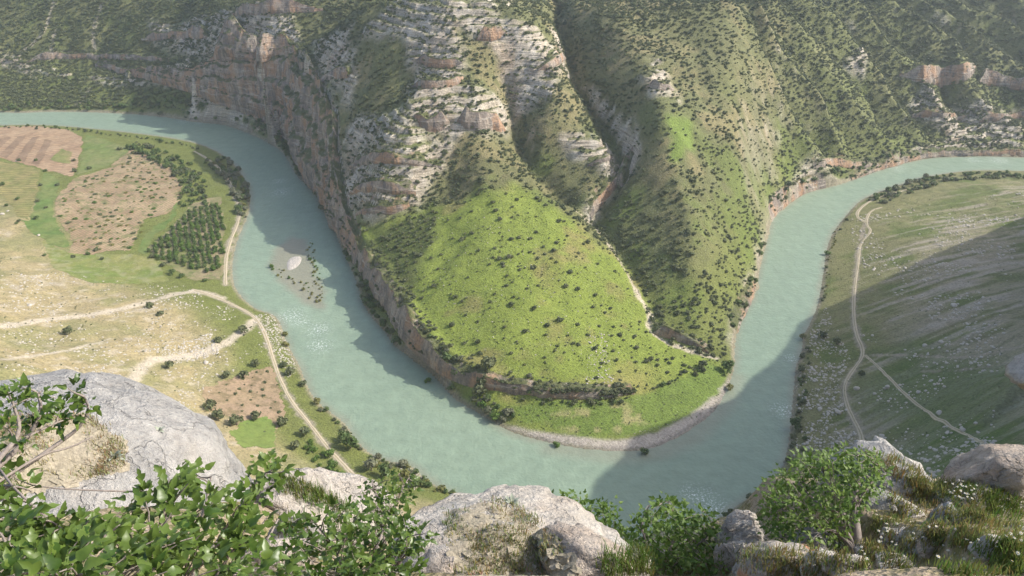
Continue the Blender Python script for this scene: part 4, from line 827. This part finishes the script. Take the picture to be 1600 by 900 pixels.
c = nt.mix(nt.ramp(n1, .40, .62), (.34, .27, .19), (.17, .155, .06)); c = nt.mix(nt.math('MULTIPLY', nt.ramp(g, .30, .12), nt.ramp(nt.noise(pos, 3.1, 3), .42, .6)), c, (.46, .41, .35))
nt.base(nt.times(c, nt.gain(n2, .6, 1.35))); nt.bump(nt.math('ADD', n2, g), .8, .05)
ledge_me = mesh('ledge', np.c_[lx.ravel(), ly.ravel(), lz.ravel()], grid_faces(*lx.shape), nt.m); structure('ledge', ledge_me)
FG = [([tuple(v) for v in np.c_[lx.ravel(), ly.ravel(), lz.ravel()]], [tuple(f) for f in grid_faces(*lx.shape)])]

def limestone(name, a, b, stain=(.42, .30, .20), st=.35, streak=0.):
    nt = NT(name); pos = nt.pos(); n1 = nt.noise(pos, .9, 6, .68); n2 = nt.noise(pos, 7, 5, .72)
    c = nt.mix(nt.ramp(n1, .35, .65), a, b); c = nt.mix(nt.math('MULTIPLY', nt.ramp(nt.noise(pos, .6, 4), .5, .7), st), c, stain)
    c = nt.mix(nt.math('MULTIPLY', nt.ramp(nt.noise(pos, 3.5, 5, .75), .56, .70), .55), c, (.19, .18, .165))        # lichen
    c = nt.mix(nt.math('MULTIPLY', nt.ramp(n2, .62, .74), .6), c, (.13, .12, .105))
    if streak: c = nt.mix(nt.math('MULTIPLY', nt.ramp(nt.noise(nt.map(pos, (2.2, .3, .3)), 1.3, 3), .55, .62), streak), c, (.50, .21, .07))
    ck = nt.ramp(nt.math('ABSOLUTE', nt.math('SUBTRACT', nt.noise(pos, .75, 5, .6), .5)), .010, .001)
    c = nt.mix(nt.math('MULTIPLY', ck, .18), c, (.16, .15, .135)); c = nt.times(c, nt.gain(nt.noise(pos, 1.7, 5, .7), .82, 1.16))
    c = nt.times(c, nt.gain(n2, .66, 1.28)); nt.base(c)
    nt.bump(nt.math('ADD', nt.math('SUBTRACT', nt.math('MULTIPLY', n1, 2.), nt.math('MULTIPLY', ck, .35)), nt.math('MULTIPLY', n2, 1.5)), 1., .11); return nt.m
M_GREYROCK = limestone('grey_limestone', (.35, .34, .325), (.46, .44, .41), (.47, .40, .33), .3); M_PALEROCK = limestone('pale_limestone', (.47, .42, .365), (.57, .53, .47)); M_PINK = limestone('pink_limestone', (.43, .365, .305), (.52, .455, .385), (.48, .33, .22), .5)
M_STREAK = limestone('streaked_limestone', (.40, .34, .29), (.47, .42, .36), (.42, .30, .20), .3, .8)
def fg_rock(px_, py_, d, r, mat, label, seed, rot=(0, 0, 0), sub=5, cuts=9, rough=.22, fine=.05, name='boulder'):
    me = rock_mesh(name, seed, mat, sub, cuts, rough, r, fine); o = obj(name, me); o.location = at(px_, py_, d); o.rotation_euler = tuple(math.radians(a) for a in rot); tag(o, label, 'rock')
    mw = Matrix.LocRotScale(o.location, o.rotation_euler, None); FG.append(([tuple(mw @ v.co) for v in me.vertices], [tuple(p.vertices) for p in me.polygons])); return o
fg_rock(85, 850, 11.4, (3.15, 3.6, 2.35), M_GREYROCK, 'huge smooth grey limestone dome at the left edge of the viewpoint', 3, (-14, 22, 0), 6, 3, .12, .02)
fg_rock(790, 905, 7.7, (2.0, 1.9, 1.05), M_PALEROCK, 'large pale limestone rock with grass on top at bottom centre', 5, (-20, 12, 20), 6, 6, .2, .03)
fg_rock(910, 905, 7.0, (.75, .9, .6), M_PINK, 'pink grey shoulder of rock right of the large pale one', 8, (-25, 30, 10))
fg_rock(505, 795, 10.6, (1.35, .9, .6), M_PALEROCK, 'jagged pale rock rib behind the leafy branches', 9, (0, 28, 15), 5, 8, .3, .07)
fg_rock(452, 838, 8.2, (.38, .35, .42), M_GREYROCK, 'small grey rock among the leaves at lower left', 11)
fg_rock(435, 880, 7., (.5, .4, .4), M_PINK, 'pinkish slab under the leaves at lower left', 12)
fg_rock(1405, 800, 11.3, (1.25, 1.5, 1.1), M_GREYROCK, 'grey rock ledge behind the trunk of the right tree', 14, (-25, 20, 0), 5, 8, .25, .06)
fg_rock(1570, 770, 11.6, (1.15, 1.0, 1.0), M_PINK, 'big angular pinkish boulder at the right edge', 15, (0, -10, 30), 5, 12, .16, .03)
fg_rock(1530, 792, 10.8, (.8, .55, .45), M_PALEROCK, 'flat pale block in front of the angular boulder at right', 16, (0, 0, 5), 5, 10, .2, .04)
fg_rock(1163, 846, 9.6, (.52, .45, .42), M_PALEROCK, 'pale rounded boulder at the cliff edge left of the right tree', 17)
fg_rock(1146, 872, 8.8, (.30, .28, .26), M_PALEROCK, 'smaller pale boulder below the rounded one', 18)
fg_rock(1162, 889, 8.0, (.17, .16, .15), M_GREYROCK, 'little grey stone in the grass by the streaked slab', 19)
fg_rock(1225, 912, 7.6, (.62, 1.1, .55), M_STREAK, 'tilted rock slab with an orange streak at bottom right of centre', 20, (-38, 0, -18), 5, 9, .14, .03)
fg_rock(1268, 858, 8.6, (.36, .4, .26), M_GREYROCK, 'grey rock at the head of the streaked slab', 21, (-10, 0, 0))
fg_rock(1292, 893, 7.2, (.3, .26, .22), M_PALEROCK, 'left of two pale blocks at the bottom edge', 22)
fg_rock(1325, 892, 7.1, (.27, .25, .2), M_PINK, 'right of two pale blocks at the bottom edge', 23)
fg_rock(1357, 862, 8.1, (.16, .12, .1), M_PALEROCK, 'small flat pale stone in the grass by the tree', 24)
fg_rock(1402, 845, 8.7, (.22, .2, .2), M_PALEROCK, 'pale stone half sunk in the daisy grass', 25)
fg_rock(1482, 822, 9.2, (.24, .26, .3), M_GREYROCK, 'upright grey stone in the grass on the right', 26)
fg_rock(1440, 858, 8.2, (.2, .18, .14), M_GREYROCK, 'low grey stone below the upright one', 27)
fg_rock(1395, 888, 7.3, (.24, .2, .12), M_PALEROCK, 'pale stone at the bottom edge right of the blocks', 28)
fg_rock(1592, 838, 8.5, (.28, .14, .1), M_GREYROCK, 'thin grey stone at the right edge in the grass', 29)
fg_rock(1775, 585, 24., (3.6, 2.8, 2.2), M_PALEROCK, 'pale cliff outcrop jutting in at the right edge', 31, (0, 0, 10), 5, 14, .5, .1)
fg_rock(985, 892, 7.4, (.3, .3, .3), M_PALEROCK, 'pale stone at the foot of the middle shrub', 33)
def ledge_hit(px_, py_):
    r = ray(px_, py_); r = r/np.hypot(r[0], r[1]); d = np.arange(2., 20., .02); P = np.array([0, 0, CAM_Z])+d[:, None]*r; k = np.nonzero(P[:, 2] < ledge_z(P[:, 0], P[:, 1]))[0]; return float(d[k[0]]) if len(k) else 12.
for k, (a, b, s, m, lab) in enumerate([(1412,742,.34,M_PALEROCK,'angular pale block high on the ledge right of the tree'), (1442,772,.26,M_GREYROCK,'grey angular block in the upper shaded grass'), (1424,806,.2,M_PALEROCK,'sharp pale stone between tree and upright stone'), (1378,790,.3,M_GREYROCK,'grey block against the foot of the rock ledge'), (1392,768,.24,M_PALEROCK,'pale broken stone on the rock ledge'), (1462,846,.2,M_PINK,'pinkish angular stone below the upright grey one'), (1512,818,.22,M_PALEROCK,'pale angular stone in front of the flat block'), (1548,856,.17,M_GREYROCK,'grey stone low in the right grass'), (1306,866,.2,M_PALEROCK,'pale broken stone above the two pale blocks'), (1245,884,.24,M_PINK,'pinkish broken block beside the streaked slab'), (1205,872,.2,M_PALEROCK,'pale broken block at the top of the streaked slab'), (1180,892,.16,M_GREYROCK,'grey broken stone below the streaked slab'), (1350,884,.16,M_PALEROCK,'pale chip right of the two pale blocks'), (1420,880,.22,M_PALEROCK,'pale broken slab at the bottom edge in the grass')]):
    fg_rock(a, b, ledge_hit(a, b), (s*1.35, s, s*.85), m, lab, 60+k, (random.uniform(-20, 20), random.uniform(-20, 20), random.uniform(0, 180)), 4, 18, .08, .03, 'block')
allv = []; allf = []
for v, f in FG: i0 = len(allv); allv += v; allf += [tuple(i0+i for i in q) for q in f]
BVH = BVHTree.FromPolygons(allv, allf)
def cast(px_, py_):
    r = ray(px_, py_); r = Vector(r).normalized(); h = BVH.ray_cast(Vector((0, 0, CAM_Z)), r, 60); return h[0], h[1]
def in_px(poly, n):
    p = np.array(poly, float); out = []
    while len(out) < n:
        q = RNG.uniform(p.min(0), p.max(0), (n*2, 2)); out += list(q[inside(q[:, 0], q[:, 1], p)])
    return np.array(out[:n])
# grass, one tuft of bent blades after another
def grass(name, polys, label, h=(.08, .2), cols=((.12, .16, .035), (.26, .22, .09)), nz=.45):
    V = []; F = []; C = []
    for poly, n in polys:
        for a, b in in_px(poly, n):
            p, nn = cast(a, b)
            if p is None or nn.z < nz or p.y > 16: continue
            if fbm(np.array([[p.x*1.6, p.y*1.6, 3.]]), 2)[0] < -.4+random.random()*.7: continue
            dry = min(1, max(0, .42+1.3*float(fbm(np.array([[p.x*.9, p.y*.9, 8.]]), 2)[0])+random.gauss(0, .2))); col = [lerp(cols[0][k], cols[1][k], dry)*random.uniform(.75, 1.25) for k in range(3)]
            for _ in range(5):
                hh = random.uniform(h[0]*.5, h[1])*random.choice((.6, 1, 1, 1.25)); w = random.uniform(.004, .008); t = random.uniform(0, 6.28); lean = random.uniform(.1, .7)*hh; q = p+Vector((random.gauss(0, .035), random.gauss(0, .035), -.012))
                dx, dy = math.cos(t), math.sin(t); i = len(V)
                V += [(q.x-dy*w, q.y+dx*w, q.z), (q.x+dy*w, q.y-dx*w, q.z), (q.x+dx*lean*.35-dy*w*.7, q.y+dy*lean*.35+dx*w*.7, q.z+hh*.6), (q.x+dx*lean*.35+dy*w*.7, q.y+dy*lean*.35-dx*w*.7, q.z+hh*.6), (q.x+dx*lean, q.y+dy*lean, q.z+hh)]
                F += [(i, i+1, i+3), (i, i+3, i+2), (i+2, i+3, i+4)]; C += [col]*5
    me = mesh(name, np.array(V), np.array(F), M_GRASS, False); col_attr(me, 'tint', np.array(C)); o = obj(name, me); o['kind'] = 'stuff'; o['label'] = label; return o
nt = NT('grass_blades'); c = nt.attr('tint'); nt.base(c); tr = nt.node('ShaderNodeBsdfTranslucent'); nt.l.new(nt.times(c, 1.2), tr.inputs[0]); mx = nt.node('ShaderNodeMixShader'); mx.inputs[0].default_value = .3
nt.l.new(nt.b.outputs[0], mx.inputs[1]); nt.l.new(tr.outputs[0], mx.inputs[2]); nt.l.new(mx.outputs[0], nt.n['Material Output'].inputs[0]); M_GRASS = nt.m
grass('grass', [([(1385,745),(1480,750),(1600,775),(1600,900),(1340,900),(1350,850),(1300,850),(1380,800)], 4300), ([(1340,705),(1400,715),(1480,755),(1400,800)], 700), ([(1190,860),(1340,850),(1340,900),(1190,900)], 420), ([(1125,860),(1190,850),(1190,900),(1125,900)], 260)], 'flowering grass on the shaded ledge at lower right', (.05, .13), ((.12, .17, .036), (.23, .215, .08)))
grass('grass', [([(690,790),(790,780),(850,820),(890,860),(910,900),(700,900)], 3200)], 'grass growing on top of the large pale rock', (.03, .085), ((.15, .175, .05), (.32, .27, .14)), .3)
grass('grass', [([(0,650),(140,650),(190,690),(195,730),(120,750),(0,770)], 3600)], 'dry grass in the hollow of the grey dome', (.03, .1), ((.14, .175, .045), (.30, .26, .13)))
grass('grass', [([(940,860),(1130,850),(1130,900),(940,900)], 900), ([(430,745),(470,750),(560,800),(610,840),(430,840)], 1100)], 'green grass between the rocks at the cliff edge', (.08, .2), ((.11, .17, .035), (.20, .20, .07)))
# crumbly soil resting on the rocks
nt = NT('dry_soil'); pos = nt.pos(); nt.base(nt.times(nt.mix(nt.noise(pos, 2.5, 4), (.34, .295, .235), (.25, .22, .145)), nt.gain(nt.noise(pos, 22, 4), .7, 1.3))); nt.bump(nt.noise(pos, 25, 4), .7, .03); M_SOIL = nt.m
def soil(poly, n, label, lo=.05, hi=.16):
    V = []; F = []
    for a, b in in_px(poly, n):
        p, n_ = cast(a, b)
        if p is None or n_.z < .25: continue
        i = len(V); s = random.uniform(lo, hi); t = n_.orthogonal().normalized(); u = n_.cross(t)
        for k in range(6): q = 6.28*k/6+random.random()*.6; V.append(tuple(p+(t*math.cos(q)+u*math.sin(q))*s*random.uniform(.7, 1.2)-n_*.004))
        V.append(tuple(p+n_*s*.16)); F += [(i+k, i+(k+1) % 6, i+6) for k in range(6)]
    o = obj('dry_soil', mesh('dry_soil', V, F, M_SOIL)); o['kind'] = 'stuff'; o['label'] = label
soil([(10,660),(140,655),(185,695),(185,728),(110,748),(10,765)], 1100, 'dry crumbly soil in the hollow of the grey dome', .05, .18)
soil([(695,800),(760,785),(810,800),(860,840),(900,880),(905,905),(720,905),(700,850)], 1300, 'dry gravelly soil on top of the large pale rock', .03, .09)
# daisies
dv = [(0, 0, 0)]; df = []
for k in range(9):
    a = 6.28*k/9; i = len(dv); dv += [(math.cos(a-.28)*.012, math.sin(a-.28)*.012, .001), (math.cos(a)*.03, math.sin(a)*.03, -.002), (math.cos(a+.28)*.012, math.sin(a+.28)*.012, .001)]; df.append((0, i, i+1, i+2))
nt = NT('white_petal'); nt.base((.78, .78, .74)); petal = mesh('petals', dv, df, nt.m, False)
nt = NT('yellow_disc'); nt.base((.62, .42, .05)); disc = rock_mesh('disc', 2, nt.m, 1, 0, .05, (.009, .009, .006))
nt = NT('green_stem'); nt.base((.10, .15, .04)); stem = mesh('stem', [(math.cos(a)*.003, math.sin(a)*.003, z) for z in (-.16, -.002) for a in (0, 2.1, 4.2)], [(0, 1, 4, 3), (1, 2, 5, 4), (2, 0, 3, 5)], nt.m)
n_d = 0
for poly, n, lab, grp in [([(1465,760),(1525,765),(1520,795),(1480,790)], 30, 'white daisy in the patch at the top of the shaded grass', 'daisies at the top of the shaded grass'), ([(1365,815),(1400,825),(1400,870),(1365,860)], 14, 'white daisy in the grass beside the right tree trunk', 'daisies beside the right tree trunk'), ([(1420,840),(1600,830),(1600,895),(1420,895)], 26, 'white daisy scattered low in the shaded grass', 'daisies low in the shaded grass'), ([(1285,845),(1350,855),(1350,890),(1330,860)], 8, 'white daisy by the pale blocks at the bottom edge', 'daisies by the pale blocks')]:
    for a, b in in_px(poly, n):
        p, nn = cast(a, b)
        if p is None or p.y > 14: continue
        t = thing('daisy', p+Vector((0, 0, .16)), lab, 'flower', grp); t.rotation_euler = (random.uniform(-.5, .3), random.uniform(-.4, .4), random.uniform(0, 6)); s = random.uniform(.5, .85); t.scale = (s, s, 1); obj('petals', petal, t); obj('disc', disc, t); obj('stem', stem, t)

# ------------------------------------------------------------------ broad leaved plants near the camera
def leaf_shape(name, seed, mat, lobed=.5):
    rng = np.random.default_rng(seed); half = [(.0, .0), (.17, .06), (.33, .24), (.30+.06*lobed, .42), (.24-.05*lobed, .54), (.20, .74), (.09, .92), (0, 1.08)]
    V = []; F = []; curl = rng.uniform(.2, .8); fold = rng.uniform(.12, .4)
    def pt(x, y): return (x, y, fold*abs(x)-curl*y*y*.6+.02*math.sin(9*y+seed))
    mid = [pt(0, y) for _, y in half]; L = [pt(-x*rng.uniform(.9, 1.1), y) for x, y in half[1:-1]]; R = [pt(x*rng.uniform(.9, 1.1), y) for x, y in half[1:-1]]
    V = mid+L+R; n = len(mid); m = len(L)
    F.append((0, 1, n)); F.append((0, n+m, 1))
    for k in range(m-1): F.append((k+1, k+2, n+k+1, n+k)); F.append((k+2, k+1, n+m+k, n+m+k+1))
    F.append((n-2, n-1, n+m-1)); F.append((n-1, n-2, n+2*m-1)); return mesh(name, V, F, mat)
M_LEAF = leaf_mat('broad_leaf', (.035, .075, .013), (.115, .17, .033), .24, .34); M_LEAF2 = leaf_mat('small_leaf', (.085, .15, .026), (.14, .21, .042), .34, .5)
LEAF = [leaf_shape('leaf', k, M_LEAF, k % 3) for k in range(6)]
def rings(path, r0, r1, k=6):
    V = []; F = []; n = len(path)
    for j, p in enumerate(path):
        t = path[min(j+1, n-1)]-path[max(j-1, 0)]; t = t/(np.linalg.norm(t)+1e-9); u = np.cross(t, [.2, .1, .97]); u /= np.linalg.norm(u)+1e-9; w = np.cross(t, u); r = lerp(r0, r1, j/(n-1))
        for q in range(k): V.append(p+r*(math.cos(6.283*q/k)*u+math.sin(6.283*q/k)*w))
    for j in range(n-1):
        for q in range(k): F.append((j*k+q, j*k+(q+1) % k, (j+1)*k+(q+1) % k, (j+1)*k+q))
    return V, F
nt = NT('grey_twig'); pos = nt.pos(); nt.base(nt.mix(nt.noise(pos, 25, 4), (.16, .13, .11), (.32, .28, .25))); nt.bump(nt.noise(pos, 60, 3), .6, .01); M_TWIG = nt.m
def bent(a, b, sag=.1, n=9, seed=0):
    rng = np.random.default_rng(seed); a = np.array(a); b = np.array(b); L = np.linalg.norm(b-a); off = rng.normal(size=3)*.06*L
    return np.array([a+(b-a)*t+np.array([0, 0, -sag*L*math.sin(math.pi*t)])+off*math.sin(math.pi*t)+rng.normal(size=3)*.006*L for t in np.linspace(0, 1, n)])
def leafy(name, label, cat, root, boughs, clusters, size, own=300, per=14, rad=.13, leaves=None):
    """root: point; boughs: [(path pixel points with distance, r0, r1)]; clusters: [(px, py, d)]"""
    root = np.array(root); t = thing(name, root, label, cat); n_leaf = 0; ends = []
    for k, (pp, r0, r1) in enumerate(boughs):
        p = smooth_line(np.array([root if q is None else at(*q) for q in pp]), 2); V, F = rings(p-root, r0, r1); obj('branch', mesh('branch', V, F, M_TWIG), t); ends += list(p[2:])
    ends = np.array(ends); cl = [(at(a, b, d), d) for a, b, d in clusters]; V = []; F = []; info = []
    for k, (c, d) in enumerate(cl):
        e = ends[np.argmin(np.linalg.norm(ends-c, axis=1)+.6*np.maximum(0, ends[:, 2]-c[2]))]; tw = bent(e, c, -.06, 7, k); v, f = rings(tw-root, .007, .003, 4); i0 = len(V); V += v; F += [tuple(i0+i for i in q) for q in f]
        ax = c-tw[-3]; ax = ax/(np.linalg.norm(ax)+1e-9)
        for j in range(per):
            g = RNG.normal(size=3); g /= np.linalg.norm(g); dirv = g*.85+ax*.45+np.array([0, 0, .15]); dirv /= np.linalg.norm(dirv)
            info.append((c+g*rad*RNG.uniform(.15, 1.)*np.array([1, 1, .7])-ax*rad*.3, dirv, size*RNG.uniform(.45, 1.3), d))
    o = obj('twigs', mesh('twigs', V, F, M_TWIG), t); o['kind'] = 'stuff'
    info.sort(key=lambda q: q[3]/q[2]); rest_v = []; rest_f = []
    for k, (p, dv_, s, d) in enumerate(info):
        dv_ = Vector(dv_); up = Vector((RNG.normal()*.35+.15, RNG.normal()*.35-.15, 1)); x = dv_.cross(up).normalized(); zz = x.cross(dv_).normalized()
        M = Matrix(((x.x, dv_.x, zz.x, p[0]-root[0]), (x.y, dv_.y, zz.y, p[1]-root[1]), (x.z, dv_.z, zz.z, p[2]-root[2]), (0, 0, 0, 1))) @ Matrix.Scale(s, 4)
        if k < own: o = obj('leaf', LEAF[k % 6], t); o.matrix_local = M
        else:
            me = LEAF[k % 6]; i0 = len(rest_v); rest_v += [tuple(M @ v.co) for v in me.vertices]; rest_f += [tuple(i0+i for i in q.vertices) for q in me.polygons]
    if rest_v: o = obj('leaves', mesh('leaves', rest_v, rest_f, M_LEAF if leaves is None else leaves), t); o['kind'] = 'stuff'
    return t
def poly_clusters(poly, n, d0, d1, y0, y1, dmin=15):
    out = []; 
    for a, b in in_px(poly, n*6):
        if all((a-c[0])**2+(b-c[1])**2 > dmin*dmin for c in out): out.append((a, b, float(np.interp(b, [y0, y1], [d1, d0]))*random.uniform(.92, 1.08)))
        if len(out) >= n: break
    return out
A_cl = [(12,612,4.3),(30,606,4.4),(48,622,4.3),(66,610,4.4),(88,622,4.4),(106,606,4.5),(122,615,4.5),(130,632,4.5),(96,640,4.4),(70,642,4.3),(40,645,4.3),(15,640,4.2),(52,668,4.3),(104,652,4.4),(122,650,4.5),(90,662,4.4),(36,690,4.2),(5,665,4.1),(60,655,4.3)]
leafy('leafy_bough', 'leafy branch with bare grey stems entering at the left edge', 'branch', at(-70, 800, 4.0), [([None, (-10,735,4.2), (40,690,4.3), (66,645,4.3), (60,615,4.4)], .022, .006), ([None, (0,715,4.1), (35,675,4.2), (20,630,4.3)], .02, .006), ([None, (50,722,4.4), (95,690,4.5), (125,668,4.5), (140,640,4.5), (132,620,4.5)], .016, .005), ([None, (60,710,4.3), (110,700,4.5), (145,682,4.6)], .01, .003), ([None, (10,700,4.2), (70,668,4.3), (120,648,4.5)], .012, .004)], A_cl, .056, 300, 12, .075)
PB = [(-20,730),(25,725),(45,765),(72,762),(62,795),(105,812),(130,800),(155,805),(190,795),(200,770),(235,755),(275,745),(318,728),(345,740),(375,735),(400,722),(440,718),(466,745),(458,780),(425,795),(440,830),(440,905),(-20,905)]
leafy('leafy_bush', 'dense broad leaved bush filling the bottom left corner', 'bush', at(200, 1010, 2.9), [([None, (180,930,3.1), (150,870,3.3), (60,800,3.6), (20,760,3.8)], .02, .005), ([None, (210,900,3.3), (250,830,3.7), (260,770,4.0)], .018, .005), ([None, (300,900,3.3), (360,820,3.8), (400,750,4.2), (430,730,4.3)], .02, .005), ([None, (120,930,3.0), (70,880,3.2), (10,850,3.3)], .014, .004), ([None, (330,930,3.2), (410,860,3.6), (440,800,4.0)], .014, .004), ([None, (280,880,3.4), (320,800,3.9), (330,745,4.2)], .014, .004)], poly_clusters(PB, 118, 2.9, 4.3, 720, 900, 12), .066, 300, 13, .105)
PC = [(450,815),(510,800),(535,775),(560,790),(600,785),(640,800),(640,828),(672,832),(662,870),(650,905),(440,905),(445,850)]
leafy('leafy_bush', 'broad leaved bush beside the large pale rock at bottom left of centre', 'bush', at(560, 1000, 4.0), [([None, (540,900,4.4), (520,850,4.7), (490,815,4.9)], .018, .005), ([None, (580,880,4.5), (600,830,4.9), (590,790,5.2)], .018, .005), ([None, (610,900,4.4), (640,860,4.7), (655,835,4.9)], .012, .004)], poly_clusters(PC, 75, 3.9, 5.1, 780, 900, 12), .062, 300, 13, .11)
leafy('leafy_sapling', 'slender leafy sapling rising in front of the stony bank tip', 'sapling', at(600, 860, 6.2), [([None, (600,800,6.4), (585,765,6.5), (580,750,6.6)], .012, .004), ([None, (615,800,6.4), (630,760,6.5), (640,745,6.6)], .012, .004)], poly_clusters([(562,760),(590,745),(618,750),(628,735),(650,745),(648,775),(620,800),(570,795)], 26, 6.2, 6.6, 735, 800, 11), .058, 300, 12, .1)
M_LEAF_OLD = M_LEAF
leafy('leafy_shrub', 'bright green leafy shrub on the cliff edge in front of the shaded water', 'shrub', at(1030, 905, 9.0), [([None, (1010,850,9.6), (1000,815,9.9), (1015,790,10.)], .03, .007), ([None, (1050,850,9.6), (1060,815,9.9), (1045,785,10.)], .03, .007), ([None, (1080,860,9.4), (1110,835,9.6), (1115,810,9.8)], .024, .006), ([None, (980,870,9.4), (950,830,9.8), (940,800,10.)], .024, .006), ([None, (1000,880,9.3), (920,830,9.8), (905,780,10.2)], .02, .005), ([None, (940,860,9.6), (880,810,10.), (865,780,10.2)], .018, .005)],
      poly_clusters([(985,812),(1012,788),(1045,780),(1075,792),(1108,802),(1128,835),(1132,890),(1080,900),(1020,885),(975,870),(960,850)], 100, 9., 10., 780, 900, 9)+poly_clusters([(855,785),(880,772),(908,772),(915,800),(935,785),(958,790),(970,830),(985,870),(940,860),(900,830),(862,800)], 52, 9.5, 10.3, 770, 870, 9), .085, 0, 17, .18, M_LEAF2)
leafy('leafy_tree', 'small grey trunked tree full of leaves on the shaded right ledge', 'tree', at(1347, 858, 8.6)-np.array([0, 0, .15]), [([None, (1338,820,8.9), (1335,780,9.3), (1345,735,9.7), (1338,705,9.9)], .075, .012), ([None, (1325,815,8.9), (1300,770,9.4), (1285,735,9.7)], .04, .008), ([None, (1318,820,8.8), (1270,780,9.3), (1240,745,9.6)], .035, .008), ([None, (1310,830,8.7), (1250,810,9.0), (1210,790,9.2)], .03, .007), ([None, (1320,835,8.7), (1260,835,8.8), (1220,840,8.8)], .022, .006), ([None, (1335,790,9.2), (1365,750,9.6), (1375,730,9.7)], .025, .006)],
      poly_clusters([(1196,770),(1215,745),(1245,718),(1290,706),(1340,700),(1376,715),(1384,745),(1365,775),(1335,790),(1325,835),(1290,850),(1240,852),(1205,842),(1190,800)], 185, 8.7, 9.9, 700, 850, 8), .07, 0, 17, .17, M_LEAF2)
# small rock plants
nt = NT('silver_leaf'); nt.base((.34, .37, .29)); M_SILVER = nt.m
for px_, py_, n, s, lab in [(178,716,46,.10,'silvery leaved plant in the dry hollow of the grey dome'), (248,672,16,.07,'tiny plant rooted in a crack of the grey dome'), (800,785,50,.09,'silvery cushion plant on the rim of the large pale rock'), (836,842,24,.06,'little grey tuft on the large pale rock')]:
    p, nn = cast(px_, py_)
    if p is None: continue
    V = []; F = []
    for k in range(n):
        g = RNG.normal(size=3); g[2] = abs(g[2])+.25; g /= np.linalg.norm(g); M = Vector(g).to_track_quat('Y', 'Z').to_matrix().to_4x4() @ Matrix.Scale(s*random.uniform(.7, 1.5), 4); i0 = len(V); V += [tuple(M @ v.co) for v in LEAF[k % 6].vertices]; F += [tuple(i0+i for i in q.vertices) for q in LEAF[k % 6].polygons]
    o = obj('rock_plant', mesh('rock_plant', V, F, M_SILVER)); o.location = p-Vector((0, 0, .02)); tag(o, lab, 'plant')

# ------------------------------------------------------------------ the hazy air of the valley
hb = [(x, y, z) for z in (-8, 420) for y in (-420, 3300) for x in (-2850, 2850)]
hm = bpy.data.materials.new('hazy_air'); hm.use_nodes = True; hn = hm.node_tree.nodes; hn.remove(hn['Principled BSDF'])
pv = hn.new('ShaderNodeVolumePrincipled'); pv.inputs['Color'].default_value = (.80, .89, 1, 1); pv.inputs['Density'].default_value = HAZE; pv.inputs['Anisotropy'].default_value = .35
hm.node_tree.links.new(pv.outputs[0], hn['Material Output'].inputs['Volume'])
hz = obj('haze', mesh('haze', hb, [(0, 2, 3, 1), (4, 5, 7, 6), (0, 1, 5, 4), (2, 6, 7, 3), (0, 4, 6, 2), (1, 3, 7, 5)], hm, False)); hz['kind'] = 'stuff'; hz['label'] = 'pale haze filling the valley'
